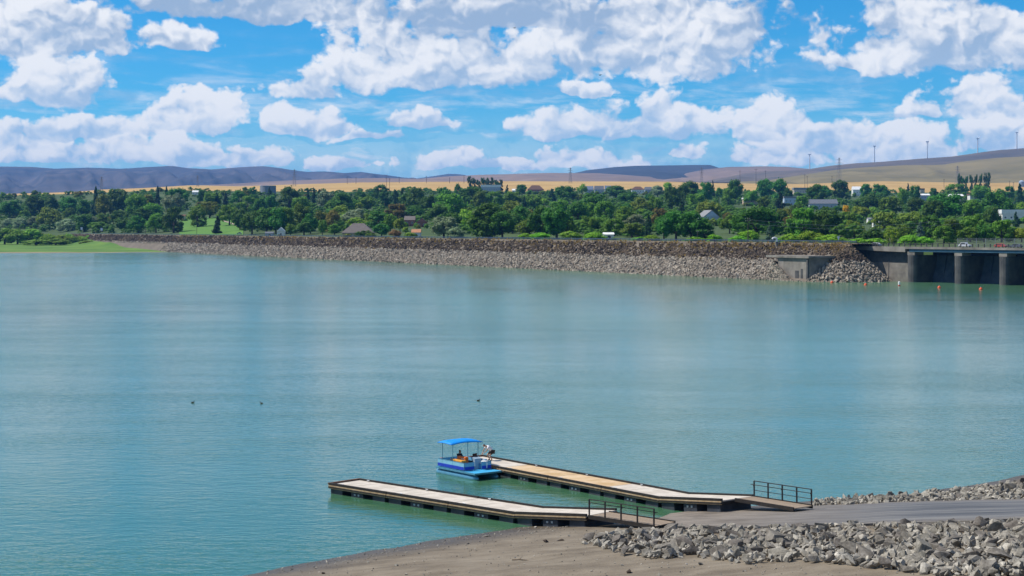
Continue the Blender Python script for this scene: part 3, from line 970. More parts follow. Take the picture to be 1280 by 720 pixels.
# ------------------------------------------------------------------ spillway and its bridge
B0 = P(1138, 352.5)
BW = (P(1280, 357) - B0).normalized()                 # along the bridge, to the right
BB = Vector((-BW.y, BW.x, 0))
if BB.y < 0: BB = -BB                                 # away from the lake
DECK = 12.45
def bp(t, b, z): 
    q = B0 + BW * t + BB * b
    return Vector((q.x, q.y, z))
spill = empty('spillway_bridge', bp(0, 0, 0))
tag(spill, 'concrete spillway dam with gates between piers and a road bridge on top', 'dam')
def sblock(name, t0, t1, b0, b1, z0, z1, mat, parent=None, z1b=None):
    m = MB(); vs = [bp(t, b, z) for t in (t0, t1) for b in (b0, b1) for z in (z0, (z1 if (t == t1 or z1b is None) else z1b) if z0 != 'x' else z1)]
    m.add(vs, [(0, 1, 3, 2), (4, 6, 7, 5), (0, 4, 5, 1), (2, 3, 7, 6), (0, 2, 6, 4), (1, 5, 7, 3)])
    o = m.build(name, mat)
    if parent is None: return rel(o, spill)
    o.parent = parent; o.matrix_parent_inverse = Matrix.Translation(-Vector(spill.location))
    return o
def spillway():
    TE = 150.0
    # abutment wall with two pour lines; deck's shade put into the top pour's colour
    for i, (z0, z1, st) in enumerate(((-3, 3.0, 0.0), (3.0, 6.8, 0.04), (6.8, DECK - 1.0, 0.08))):
        sblock('wall_pour', -34, -0.02, st, 4.0, z0, z1 - 0.03, M_conc if i < 2 else M_conc_dark)
    for t in (-20.0, -10.0):
        sblock('wall_joint', t, t + 0.25, -0.05, 0.02, -2, DECK - 1.2, M_conc_dark)
    # piers: rounded nose, bearing block on top
    ts = [0.0, 20.5, 39.0, 57.5, 76.0, 94.5, 113.0]
    for t in ts:
        m = MB(); n = 7; poly = []
        for i in range(n + 1):
            a = math.pi * i / n
            poly.append(bp(t + 1.9 - 1.9 * math.cos(a), -1.0 - 1.5 * math.sin(a) , -3))
        poly = [bp(t, 14, -3)] + poly + [bp(t + 3.8, 14, -3)]
        m.prism(poly, (0, 0, 1), 12.6)
        pier = rel(m.build('pier', M_conc_dark), spill)
        o = sblock('bearing_block', t + 0.3, t + 3.5, -2.0, 3.0, 9.61, DECK - 1.55, M_conc, pier)
        o.matrix_parent_inverse = Matrix.Identity(4); o.parent = pier
        o.matrix_basis = Matrix.Identity(4)
    for a, b in zip(ts[:-1], ts[1:]):
        # curved gate set back in the bay
        m = MB(); rows = 9; vs = []
        for j in range(rows):
            z = -3 + 12.5 * j / (rows - 1)
            off = 7.0 + 3.0 * math.sin(math.pi * 0.5 * j / (rows - 1)) ** 2
            vs += [bp(a + 3.82, off, z), bp(b - 0.02, off, z)]
        m.add(vs, [(2 * j, 2 * j + 1, 2 * j + 3, 2 * j + 2) for j in range(rows - 1)])
        g = rel(m.build('gate', M_gate), spill)
        for k in range(3):
            tt = a + 3.82 + (b - a - 3.84) * (k + 1) / 4
            m = MB(); m.add([bp(tt, 6.7, -3), bp(tt + 0.35, 6.7, -3), bp(tt + 0.35, 9.6, 9.4), bp(tt, 9.6, 9.4),
                             bp(tt, 7.1, -3), bp(tt + 0.35, 7.1, -3), bp(tt + 0.35, 10.1, 9.4), bp(tt, 10.1, 9.4)],
                            [(0, 1, 2, 3), (7, 6, 5, 4), (0, 4, 5, 1), (3, 2, 6, 7), (0, 3, 7, 4), (1, 5, 6, 2)])
            o = m.build('gate_rib', M_gate); o.parent = g; o.matrix_basis = Matrix.Identity(4)
    sblock('back_wall', 0, TE, 12.5, 14.5, -3, DECK - 1.0, M_conc_dark)
    # deck: tapering concrete approach, then the steel span
    m = MB(); a = [bp(-34, -2.2, DECK), bp(-0.6, -2.2, DECK), bp(-0.6, -2.2, DECK - 1.75), bp(-12, -2.2, DECK - 1.5), bp(-34, -2.2, DECK - 0.7)]
    m.prism(a, BB, 14); rel(m.build('approach_deck', M_conc), spill)
    sblock('deck', -0.5, TE, -2.2, 12, DECK - 0.55, DECK, M_conc_dark)
    sblock('deck_fascia', -0.5, TE, -2.32, -2.202, DECK - 0.62, DECK - 0.02, M_conc)
    g = sblock('girder', 1.0, TE, -1.9, -1.5, DECK - 1.60, DECK - 0.56, M_girder)
    sblock('girder', 1.0, TE, 5.5, 5.9, DECK - 1.60, DECK - 0.56, M_girder)
    for z in (DECK - 1.62, DECK - 0.64):
        o = sblock('flange', 1.0, TE, -2.15, -1.9, z, z + 0.07, M_girder); 
    sblock('road', -60, TE, -0.6, 10.4, DECK + 0.004, DECK + 0.03, M_road)
    sblock('kerb', -34, TE, -2.1, -0.62, DECK + 0.004, DECK + 0.18, M_conc)
spillway()
def bridge_rail():
    root = empty('bridge_railing', bp(-33, -1.8, DECK + 0.18))
    tag(root, 'grey concrete post railing along the lake side of the road bridge', 'railing')
    base = Vector(root.location)
    pm = MB().box((0, 0, 0.62), (0.30, 0.30, 1.24)).mesh('post', M_conc_dark)
    rz = math.atan2(BW.y, BW.x)
    t = -33.0
    while t < 150:
        o = obj('post', pm, root); o.location = bp(t, -1.8, DECK + 0.18) - base; o.rotation_euler.z = rz
        t += 2.45
    for z, h in ((1.22, 0.14), (0.75, 0.10), (0.36, 0.10)):
        m = MB(); vs = [bp(t, b, DECK + 0.18 + q) - base for t in (-33, 150) for b in (-1.72, -1.6) for q in (z - h / 2, z + h / 2)]
        m.add(vs, [(0, 1, 3, 2), (4, 6, 7, 5), (0, 4, 5, 1), (2, 3, 7, 6), (0, 2, 6, 4), (1, 5, 7, 3)])
        m.build('rail', M_conc_dark, root)
    root2 = empty('chain_link_fence', bp(12, 11.2, DECK))
    tag(root2, 'tall thin wire fence on the far side of the bridge road', 'fence')
    base = Vector(root2.location)
    pm = MB().tube((0, 0, 0), (0, 0, 3.3), 0.07, 6).mesh('post', M_galv)
    for i in range(34):
        o = obj('post', pm, root2); o.location = bp(12 + 4 * i, 11.2, DECK) - base
    m = MB()
    for i in range(12): m.tube(bp(12, 11.2, DECK + 0.25 + 0.27 * i) - base, bp(144, 11.2, DECK + 0.25 + 0.27 * i) - base, 0.018, 4)
    o = m.build('wires', M_galv, root2)
bridge_rail()

# ------------------------------------------------------------------ trees
def leaf_material(name, c, var=0.30, trans=0.40):
    c = (c[0] * 1.62, c[1] * 1.48, c[2] * 1.2)
    m, t, b = newmat(name)
    v = coords(t)
    n = noise(t, v, 5.0, 3.0, 0.6)
    col = ramp(t, n.outputs['Fac'], [(0.3, tuple(q * 0.62 for q in c)), (0.7, tuple(q * 1.35 for q in c))])
    oi = t.nodes.new('ShaderNodeObjectInfo'); r = X(t, oi.outputs['Random'])
    h = t.nodes.new('ShaderNodeHueSaturation')
    t.links.new((r * 0.05 + 0.475).v, h.inputs['Hue'])
    t.links.new((r * (2 * var) + (1 - var)).v, h.inputs['Value'])
    t.links.new(col, h.inputs['Color'])
    b.inputs['Roughness'].default_value = 0.6
    b.inputs['Specular IOR Level'].default_value = 0.2
    t.links.new(h.outputs[0], b.inputs['Base Color'])
    tr = t.nodes.new('ShaderNodeBsdfTranslucent')
    t.links.new(h.outputs[0], tr.inputs['Color'])
    mx = t.nodes.new('ShaderNodeMixShader'); mx.inputs[0].default_value = trans
    out = t.nodes['Material Output']
    t.links.new(b.outputs[0], mx.inputs[1]); t.links.new(tr.outputs[0], mx.inputs[2])
    t.links.new(mx.outputs[0], out.inputs['Surface'])
    return m
LEAF = {
    'D': leaf_material('dark_leaf', (0.044, 0.118, 0.016)),
    'M': leaf_material('mid_leaf', (0.082, 0.172, 0.018)),
    'L': leaf_material('lime_leaf', (0.145, 0.240, 0.022)),
    'S': leaf_material('bright_leaf', (0.135, 0.270, 0.018)),
    'O': leaf_material('silver_leaf', (0.135, 0.185, 0.115)),
    'G': leaf_material('olive_leaf', (0.115, 0.165, 0.022)),
    'R': leaf_material('brown_leaf', (0.125, 0.115, 0.030)),
    'Y': leaf_material('yellow_leaf', (0.50, 0.36, 0.015)),
    'C': leaf_material('conifer_needle', (0.022, 0.060, 0.026)),
    'B': leaf_material('blue_needle', (0.060, 0.110, 0.090)),
    'P': leaf_material('poplar_leaf', (0.030, 0.092, 0.020)),
    'T': leaf_material('tan_leaf', (0.24, 0.19, 0.070)),
    'W': leaf_material('willow_leaf', (0.125, 0.230, 0.028)),
}
M_bark = mottled('bark', (0.045, 0.035, 0.026), (0.11, 0.085, 0.062), 6.0, 0.95)
ICO = None
def ico():
    global ICO
    if ICO is None:
        bm = bmesh.new(); bmesh.ops.create_icosphere(bm, subdivisions=1, radius=1.0)
        ICO = (np.array([q.co[:] for q in bm.verts]), np.array([[w.index for w in f.verts] for f in bm.faces])); bm.free()
    return ICO
def crown_mesh(kind, seed):
    rng = np.random.RandomState(seed)
    cl = []                                          # clumps: centre, radius
    if kind == 'round':
        sq = rng.uniform(0.85, 1.1)
        for _ in range(34):
            d = rng.randn(3); d /= np.linalg.norm(d)
            k = rng.uniform(0.45, 0.80)
            c = np.array([d[0] * 0.47 * k * sq, d[1] * 0.47 * k, 0.52 + d[2] * 0.47 * k])
            cl.append((c, rng.uniform(0.105, 0.185) * (1.1 - 0.3 * abs(d[2]))))
    elif kind == 'spread':
        for _ in range(34):
            a = rng.uniform(0, 6.28); r = math.sqrt(rng.rand()) * 0.40; z = 0.22 + 0.62 * (1 - (r / 0.46) ** 2) * rng.uniform(0.15, 1)
            cl.append((np.array([r * math.cos(a), r * math.sin(a), z]), rng.uniform(0.10, 0.165)))
    elif kind == 'tall':
        for _ in range(38):
            z = rng.uniform(0.10, 0.93); w = 0.40 * math.sin(math.pi * min(1, (z + 0.08))) ** 0.6 + 0.05
            a = rng.uniform(0, 6.28); r = w * rng.uniform(0.45, 0.9)
            cl.append((np.array([r * math.cos(a), r * math.sin(a), z]), rng.uniform(0.095, 0.16)))
    elif kind == 'poplar':
        for _ in range(40):
            z = rng.uniform(0.05, 0.96); w = 0.40 * (math.sin(math.pi * min(1, z * 0.85 + 0.12)) ** 0.5)
            a = rng.uniform(0, 6.28); r = w * rng.uniform(0.2, 0.8)
            cl.append((np.array([r * math.cos(a), r * math.sin(a), z]), rng.uniform(0.08, 0.14)))
    elif kind == 'cone':
        for i in range(46):
            z = 0.06 + 0.92 * (i / 46) ** 0.95; w = 0.46 * (1 - z) + 0.02
            a = rng.uniform(0, 6.28); r = w * rng.uniform(0.35, 0.85)
            cl.append((np.array([r * math.cos(a), r * math.sin(a), z]), 0.035 + 0.12 * (1 - z)))
    elif kind == 'bush':
        for _ in range(30):
            d = rng.randn(3); d /= np.linalg.norm(d); k = rng.uniform(0.45, 0.85)
            cl.append((np.array([d[0] * 0.46 * k, d[1] * 0.46 * k, 0.30 + abs(d[2]) * 0.58 * k]), rng.uniform(0.11, 0.19)))
        for _ in range(8):
            a = rng.uniform(0, 6.28); cl.append((np.array([0.33 * math.cos(a), 0.33 * math.sin(a), 0.14]), 0.15))
    VV, FF = [], []; base = 0
    iv, jf = ico()
    for c, r in cl:
        v = c + iv * r * 0.80 * rng.uniform(0.75, 1.15, (len(iv), 1)) * np.array([1, 1, 0.85])
        VV.append(v); FF.append(np.concatenate([jf, jf[:, 2:3]], 1) + base); base += len(v)
        n = 46
        d = rng.randn(n, 3); d /= np.linalg.norm(d, axis=1)[:, None]
        pos = c + d * r * rng.uniform(0.8, 1.16, (n, 1)) * np.array([1, 1, 0.9])
        nrm = d + rng.randn(n, 3) * 0.55 + np.array([0, 0, 0.35]); nrm /= np.linalg.norm(nrm, axis=1)[:, None]
        ref = rng.randn(n, 3)
        a = np.cross(nrm, ref); a /= np.linalg.norm(a, axis=1)[:, None]
        b = np.cross(nrm, a)
        s = rng.uniform(0.020, 0.042, (n, 1)) * (0.75 if kind in ('poplar', 'cone') else 1.0)
        q = np.stack([pos - a * s, pos - b * s * 0.7, pos + a * s, pos + b * s * 0.7], 1).reshape(-1, 3)
        VV.append(q); FF.append(np.arange(4 * n).reshape(n, 4) + base); base += 4 * n
    return np.concatenate(VV), np.concatenate(FF)
def quad_tri_mesh(name, V, Fq, mat):
    me = bpy.data.meshes.new(name)
    me.from_pydata(V.tolist(), [], [tuple(f[:3]) if f[3] == f[2] else tuple(f) for f in Fq.tolist()])
    me.materials.append(mat)
    return me
CROWN_V = {k: [crown_mesh(k, 100 + 7 * i + hash_k) for i in range(n)] for k, n, hash_k in
           (('round', 4, 1), ('spread', 3, 2), ('tall', 3, 3), ('poplar', 2, 4), ('cone', 2, 5), ('bush', 3, 6))}
CROWN_M = {}
def crown_data(kind, i, sp):
    key = (kind, i, sp)
    if key not in CROWN_M:
        CROWN_M[key] = quad_tri_mesh('crown', *CROWN_V[kind][i], LEAF[sp])
    return CROWN_M[key]
def trunk_data(kind):
    key = ('trunk', kind)
    if key not in CROWN_M:
        m = MB()
        top = {'round': 0.5, 'spread': 0.5, 'tall': 0.6, 'poplar': 0.7, 'cone': 0.85, 'bush': 0.3}[kind]
        m.tube((0, 0, -0.06), (0.01, 0, top * 0.5), 0.040, 7, 0.028); m.tube((0.01, 0, top * 0.5), (0, 0.01, top), 0.028, 7, 0.010)
        if kind in ('round', 'spread', 'tall', 'bush'):
            for a in (0.3, 2.2, 4.4):
                m.tube((0.008, 0, top * 0.45), (0.22 * math.cos(a), 0.22 * math.sin(a), top * 0.45 + 0.22), 0.018, 5, 0.006)
        CROWN_M[key] = m.mesh('trunk', M_bark)
    return CROWN_M[key]
KIND = {'D': ('round', 'tall', 'spread', 'round'), 'M': ('round', 'spread', 'round', 'tall'), 'L': ('round', 'spread'), 'S': ('bush',), 'O': ('round', 'bush'),
        'G': ('spread', 'round'), 'R': ('tall', 'round'), 'Y': ('tall',), 'C': ('cone',), 'B': ('cone',), 'P': ('poplar',), 'T': ('bush',), 'W': ('bush',)}
NAME = {'C': 'conifer_tree', 'B': 'spruce_tree', 'P': 'poplar_tree', 'S': 'shrub', 'T': 'shrub', 'W': 'willow_shrub', 'O': 'olive_tree'}
DESC = {'D': 'dark green broadleaf tree', 'M': 'mid green broadleaf tree', 'L': 'lime green tree', 'G': 'olive green tree', 'R': 'brownish green tree',
        'O': 'silvery grey-green tree', 'C': 'dark pointed conifer', 'B': 'blue-green spruce', 'P': 'dark narrow poplar', 'S': 'bright green bush', 'T': 'tan dry bush', 'Y': 'bright yellow tree',
        'W': 'low green willow bush'}
trng = random.Random(77)
LANDMARK = [(30, 284, 'the silvery olive trees beyond the thicket'), (120, 272, 'the tallest conifer near the end of the dam'), (100, 288, 'the far end of the dam crest'), (170, 282, 'the dark clump past the end of the dam'),
            (208, 257, 'the twin conifer tips on the field edge'), (229, 275, 'the little cream house above the lawn'), (262, 288, 'the open green lawn'), (244, 244, 'the small white farmhouse'), (303, 287, 'the cream cottage by the lawn'),
            (335, 243, 'the grey water tank'), (350, 296, 'the small white gabled shed'), (392, 258, 'the row of three conifers'), (447, 297, 'the taupe hip-roofed house'), (447, 280, 'the silvery willow dome'),
            (481, 262, 'the dark poplar cluster'), (512, 283, 'the taupe gable roof'), (520, 297, 'the small orange-roofed house'), (555, 297, 'the big silvery tree by the dam'), (605, 240, 'the poplar row on the rise'), (613, 262, 'the long pale flat-roofed building'),
            (625, 297, 'the densest dark grove behind the dam'), (670, 241, 'the brown hip-roofed skyline house'), (668, 299, 'the pair of bright bushes'), (745, 242, 'the hilltop row of blue and slate roofs'), (760, 299, 'the bright white roof behind the bushes'),
            (798, 242, 'the white hilltop house'), (811, 296, 'the lone conifer by the dam'), (855, 276, 'the conifer above the blue house'), (890, 281, 'the pale blue gabled house'), (940, 256, 'the flat white-roofed building'), (935, 303, 'the power pole by the dam'),
            (962, 304, 'the blue-green spruce by the dam'), (1002, 243, 'the grey flat-roofed warehouse'), (988, 256, 'the pale blue flat building'), (1030, 262, 'the long slate-roofed hall'), (1057, 272, 'the bright yellow tree'), (1071, 245, 'the white gabled shed uptown'),
            (1094, 284, 'the tiny white roofs among olive trees'), (1083, 306, 'the bridge approach'), (1117, 304, 'the narrow cream house'), (1156, 251, 'the white metal-roofed shed'), (1195, 252, 'the long white-roofed building'), (1216, 240, 'the poplar clump'),
            (1221, 252, 'the brown flat-topped building'), (1268, 278, 'the big white storage building'), (1277, 240, 'the grain silo'), (1150, 303, 'the blue-green spruce by the bridge'), (1215, 298, 'the two conifers above the bridge'), (1255, 303, 'the wire fence on the bridge')]
def GROUP(lb):
    for w in ('tree', 'bush', 'conifer', 'spruce', 'poplar'):
        if (' %s ' % w) in lb: return lb.replace(' %s ' % w, ' %s ' % (w + ('es' if w == 'bush' else 's')), 1)
    return lb
def spot_label(x, yb, wm, hm, desc):
    q = min(LANDMARK, key=lambda l: (l[0] - x) ** 2 + (2.0 * (l[1] - yb)) ** 2)
    size = 'tall ' if hm > 19 else ('small ' if hm < 8.5 else ('broad ' if wm / hm > 1.05 else ('slim ' if wm / hm < 0.68 else '')))
    rl = 'uphill of' if yb < q[1] - 4.5 else ('downhill of' if yb > q[1] + 4.5 else 'beside')
    return '%s%s %s %s' % (size, desc, rl, q[2])
BOXES = []                                             # photo rectangles kept clear for houses: x0, x1, y0, base row
TREES = []
def tree(p, w, h, sp, kind=None, label=None, group=None, where='in the tree belt of the town behind the dam'):
    kind = kind or trng.choice(KIND[sp])
    root = empty(NAME.get(sp, 'broadleaf_tree'), p, trng.uniform(0, 6.28))
    i = trng.randrange(len(CROWN_V[kind]))
    c = obj('crown', crown_data(kind, i, sp), root); tk = obj('trunk', trunk_data(kind), root)
    for o in (c, tk): o.scale = (w * 1.22, w * 1.22, h * 1.03)
    lb = label or ('%s %s' % (DESC[sp], where))
    tag(root, lb, 'bush' if sp in 'STW' else 'tree', group or (None if label else lb.replace('tree ', 'trees ', 1)))
    return root
def tree_px(x, yt, yb, w, sp, kind=None, label=None, where=None):
    # where the picked row lies behind the rim of the dam the land is simply the strip behind it
    p = land_pt(x, yb)
    h = H + (HOR - yt) * p.y / F - p.z
    wm = w * p.y / F
    TREES.append((x, yt, yb, w))
    h = max(h, 2.0)
    lb = label
    if label is None and where is None: lb = spot_label(x, yb, wm, h, DESC[sp])
    elif label is None: lb = '%s %s' % (DESC[sp], where)
    return tree(p, wm, h, sp, kind, lb, None if label else GROUP(lb))

TREE_LIST = '''
12,247,272,30,D 43,245,272,28,D 30,262,275,14,M 64,246,268,18,D 62,255,286,30,G 87,260,275,18,M 86,245,268,28,D 105,248,272,22,D 120,234,272,15,C 
131,238,274,24,G 147,236,268,28,D 170,240,275,28,M 10,271,284,16,O 26,269,285,20,O 43,270,285,16,O 85,271,289,26,O 105,266,290,24,D 116,268,287,18,O 
128,263,285,18,M 123,277,290,24,M 157,271,290,28,D 173,265,291,26,D 138,279,290,12,D 150,262,284,24,D 182,239,270,30,G 197,233,262,10,C 
208,233,257,9,C 222,234,262,28,D 218,239,272,28,O 178,258,282,26,D 190,252,280,28,M 195,263,291,22,M 217,259,291,28,D 205,266,290,20,D 
247,258,284,23,M 252,236,256,12,D 265,237,262,26,M 271,241,262,12,C 282,241,258,11,C 262,251,273,26,G 272,270,292.5,15,C 287,250,282,28,M 
298,238,260,20,D 310,244,268,24,M 316,232,248,11,D 325,244,268,18,D 338,241,264,18,D 315,257,293,26,D 300,258,288,24,D 333,258,293,28,D 
348,258,293,24,D 337,234,246,9,C 361,234,262,26,D 385,236,258,9,C 392,235,260,9,C 399,237,262,9,C 408,233,262,22,O 428,239,268,34,D 415,249,268,18,M 
375,244,274,26,M 345,258,292,24,D 358,260,292,22,M 376,255,290,26,M 388,262,292,22,D 402,258,290,20,G 416,263,291,19,R 424,253,277,26,L 
473,264,286,32,D 488,266,289,18,M 497,254,277,30,R 500,269,290,15,L 476,231,250,18,D 481,241,263,22,P 459,243,264,24,M 494,238,258,12,P 
503,236,262,12,C 510,240,264,18,D 363,278,294,15,M 380,275,294,23,D 403,274,294,12,M 418,279,294,15,M 458,286,297,17,D 477,279,296,20,D 
507,282,292,9,L 518,253,272,22,D 440,245,266,22,M 450,238,256,20,D 521,233,265,26,D 515,253,275,26,D 555,232,268,28,D 562,240,275,38,M 
545,251,280,32,D 535,240,268,22,D 590,231,260,32,D 572,230,250,9,D 600,238,262,18,M 583,257,288,26,L 612,255,298,46,D 598,262,298,28,M 
628,262,298,32,D 634,231,246,8,C 652,230,244,14,D 640,238,260,30,M 655,246,268,15,C 665,242,264,26,M 650,258,290,28,D 662,265,298,32,M 
678,255,299,34,D 690,236,252,14,C 618,240,262,24,M 566,262,292,24,D 640,250,276,24,G 687,235,250,14,D 707,231,254,28,D 728,227,243,12,L 
700,248,272,26,M 742,239,272,36,D 735,252,280,22,M 722,252,284,26,D 696,252,299,36,D 708,267,297,26,M 735,268,292,26,M 750,271,291,28,M 
756,252,280,28,M 786,254,284,38,M 770,231,248,28,D 785,238,258,24,D 802,242,270,30,G 818,243,270,22,M 822,231,247,18,O 768,274,295,28,M 
790,278,297,28,M 811,268,297,15,C 825,259,286,24,R 835,227,242,13,L 840,231,264,20,D 855,226,258,22,D 852,250,276,15,C 845,262,301,38,D 
830,266,299,24,D 863,225,252,28,D 882,226,254,18,D 891,226,250,8,C 899,231,250,8,M 910,236,258,16,M 919,223,254,19,D 940,235,256,18,M 957,222,250,24,D 
975,224,252,20,D 985,236,254,13,D 870,240,264,28,M 885,248,278,32,G 864,262,301,36,D 880,278,301,28,D 898,251,275,26,G 946,250,300,54,D 
912,263,292,22,M 975,240,264,18,C 955,243,264,18,M 1002,243,264,18,M 1020,230,258,24,D 980,255,284,28,G 1005,258,300,38,M 1027,265,300,26,D 
962,282,305,18,B 1026,227,250,24,D 1050,223,250,22,D 1082,229,248,14,D 1100,226,250,22,D 1085,237,264,32,D 1112,244,270,32,M 1128,232,260,16,M 
1135,229,244,7,C 1144,231,254,15,D 1145,245,270,22,D 1167,235,250,12,D 1195,229,248,28,M 1225,229,252,26,M 1245,231,275,38,D 1275,230,258,16,C 
1262,232,252,14,D 1185,240,278,52,D 1165,248,282,30,D 1215,250,280,24,M 1035,256,296,42,D 1075,254,276,26,L 1068,272,298,28,G 1108,263,292,34,G 
1140,262,290,36,G 1163,269,302,28,D 1150,278,303,17,B 1128,275,303,22,M 1115,279,304,20,L 1190,272,302,26,M 1208,266,296,19,C 1225,268,298,16,C 
1213,283,303,28,M 1270,265,284,13,C 1252,276,303,32,M 1277,280,303,22,L 1230,280,303,24,D 1092,280,304,26,D 1060,262,290,26,M 1180,283,304,28,M 
1240,255,285,22,D 
'''
for e in TREE_LIST.split():
    x, yt, yb, w, sp = e.split(',')
    tree_px(float(x), float(yt), float(yb), float(w), sp)
# trees that stand out singly
tree_px(447, 257, 284, 37, 'O', 'bush', 'large silvery willow dome rising behind the hip-roofed house')
tree_px(442, 269, 288, 27, 'L', 'spread', 'lime green tree directly behind the hip roof')
tree_px(493, 285, 297, 15, 'T', 'bush', 'tan dry bush between the hip-roofed house and the orange roof')
tree_px(555, 270, 298, 36, 'O', 'round', 'big silvery grey-green tree just behind the middle of the dam')
tree_px(569, 281, 298, 20, 'O', 'bush', 'smaller silvery tree leaning on the big silvery one behind the dam')
tree_px(1057, 256, 274, 10, 'Y', 'tall', 'bright yellow tree among the green town trees')
tree_px(142, 267, 280, 14, 'R', 'round', 'dark reddish tree above the far end of the dam')
for i in range(8): tree_px(587 + 5.6 * i, [221, 221.5, 224, 221, 223, 222.5, 224, 225][i], 239, 8.5, 'P', 'poplar', where='in the tight poplar row on the rise beside the long building')
for i, (x, yt) in enumerate(((1199, 218), (1203, 219), (1208, 219), (1214, 217.5), (1220, 217), (1226, 216), (1232, 214.5), (1236, 216.5))):
    tree_px(x, yt, 240, 6.5, 'P', 'poplar', where='in the poplar clump under the windy ridge')
for x, yt, yb, w in ((658, 290, 300, 22), (677, 289, 300, 24), (713, 287, 300, 26), (743, 288, 301, 28), (800, 295, 302, 20), (815, 292, 302, 20), (893, 291, 303, 18), (868, 295, 303, 24),
                     (922, 293, 304, 22), (935, 285, 302, 26), (988, 290, 305, 22), (1013, 286, 305, 34), (975, 296, 305, 11), (1040, 291, 306, 36), (1072, 296, 307, 24), (1094, 296, 307, 26),
                     (1137, 291, 306, 28), (1155, 294, 306, 22), (513, 289, 298, 16)):
    tree_px(x, yt, yb, w, 'S', 'bush')
tree_px(1110, 291, 306, 7, 'L', 'poplar', 'narrow lime green column tree beside the bridge end')

# willow thicket on the spit
def spit_bush(x, yb, yt, w, sp):
    d = H * F / (lut(SPIT_EDGE, x) - HOR) + (316 - yb) * 34
    z = max(0.5, H - (yb - HOR) * d / F)
    p = PD(x, yb, d)
    return tree(p, w * d / F, (yb - yt) * 1.15 * d / F, sp, 'bush', None, None, 'in the thicket on the grassy spit')
for x, yb, yt, w in ((-30, 305, 284, 34), (6, 304, 285, 30), (22, 304, 286, 28), (38, 304, 285, 28), (50, 304, 291, 22), (62, 305, 292, 22), (76, 305, 293, 24), (90, 305, 294, 20),
                     (102, 305, 295, 18), (113, 304.5, 294, 18), (122, 304, 295.5, 12), (84, 304, 291.5, 14), (99, 300, 289.5, 8), (70, 306, 298, 30), (45, 306, 299, 30), (110, 306, 300, 22)):
    spit_bush(x, yb, yt, w, 'W')
tree(P(161, 306.5), 20 * 1.0, 11.0, 'W', 'bush', 'single round willow bush at the foot of the dam on the spit')

# ------------------------------------------------------------------ houses and town buildings
M_glass = mottled('window_glass', (0.03, 0.04, 0.05), (0.06, 0.075, 0.09), 0.5, 0.15, spec=0.6)
_pc = {}
def col(name, c, rough=0.8):
    if name not in _pc: _pc[name] = paint(name, c, rough, 0.12, 0.0, 0.6)
    return _pc[name]
ROOFS = {'taupe': (0.16, 0.135, 0.12), 'grey': (0.22, 0.22, 0.225), 'brown': (0.14, 0.075, 0.05), 'white': (0.72, 0.72, 0.70), 'blue': (0.16, 0.20, 0.28), 'orange': (0.42, 0.20, 0.10), 'slate': (0.13, 0.14, 0.16)}
WALLS = {'white': (0.68, 0.67, 0.64), 'tan': (0.42, 0.33, 0.24), 'grey': (0.36, 0.40, 0.46), 'cream': (0.55, 0.46, 0.36), 'brick': (0.28, 0.12, 0.085), 'pale_blue': (0.42, 0.50, 0.60)}
def house(x0, x1, yr, ye, yb, roof, wall, style, label, name='house', depth=9.0, rz=0.0, cat='house'):
    xc = (x0 + x1) / 2
    p = land_pt(xc, yb); s = p.y / F
    W = (x1 - x0) * s; hw = max((yb - ye) * s, 1.6); hr = max((ye - yr) * s, 0.25)
    root = empty(name, p, rz)
    tag(root, label, cat)
    BOXES.append((x0, x1, yr, yb))
    wm, rm = col('wall_' + wall, WALLS[wall]), col('roof_' + roof, ROOFS[roof])
    MB().box((0, depth / 2, hw / 2 - 1.0), (W * 0.94, depth, hw + 2.0)).build('wall', wm, root)
    o, a, b, c = W / 2, -0.5, depth + 0.5, depth / 2
    m = MB()
    if style == 'hip':
        k = min(o * 0.75, depth * 0.55)
        m.add([(-o, a, hw), (o, a, hw), (o, b, hw), (-o, b, hw), (-o + k, c, hw + hr), (o - k, c, hw + hr), (-o, a, hw - 0.2), (o, a, hw - 0.2), (o, b, hw - 0.2), (-o, b, hw - 0.2)],
              [(0, 1, 5, 4), (1, 2, 5), (2, 3, 4, 5), (3, 0, 4), (0, 6, 7, 1), (1, 7, 8, 2), (2, 8, 9, 3), (3, 9, 6, 0), (6, 9, 8, 7)])
    elif style == 'gable':
        m.prism([(-o, a, hw), (-o, b, hw), (-o, c, hw + hr)], (1, 0, 0), 2 * o)
    elif style == 'front':                              # gable end faces the lake
        m.prism([(-o, a, hw), (o, a, hw), (0, a, hw + hr)], (0, 1, 0), depth + 1)
    else:
        m.box((0, depth / 2, hw + hr / 2), (W, depth + 0.8, hr))
    m.build('roof', rm, root)
    if style == 'front':
        MB().prism([(-o * 0.86, -0.56, hw), (o * 0.86, -0.56, hw), (0, -0.56, hw + hr * 0.86)], (0, 1, 0), 0.05).build('gable_wall', wm, root)
    n = max(1, int(W / 4.2))
    wme = MB().box((0, -0.06, 0), (1.3, 0.06, min(1.2, hw * 0.5))).mesh('window', M_glass)
    fme = MB().box((0, -0.03, 0), (1.6, 0.06, min(1.5, hw * 0.62))).mesh('frame', col('trim', (0.7, 0.7, 0.68)))
    for i in range(n):
        w = obj('window', wme, root); w.location = (-W * 0.47 + W * 0.94 * (i + 0.5) / n, 0, hw * 0.56)
        obj('frame', fme, w)
    MB().box((W * 0.1, -0.04, min(2.0, hw * 0.8) / 2), (0.95, 0.08, min(2.0, hw * 0.8))).build('door', col('door_brown', (0.12, 0.07, 0.05)), root)
    return root
house(426.5, 467.5, 279, 291, 297.0, 'taupe', 'tan', 'hip', 'wide taupe hip-roofed house right behind the dam crest', depth=14)
house(346, 356, 284, 289, 297.0, 'white', 'white', 'front', 'small white gabled shed under tall trees behind the dam', 'shed', 5, cat='shed')
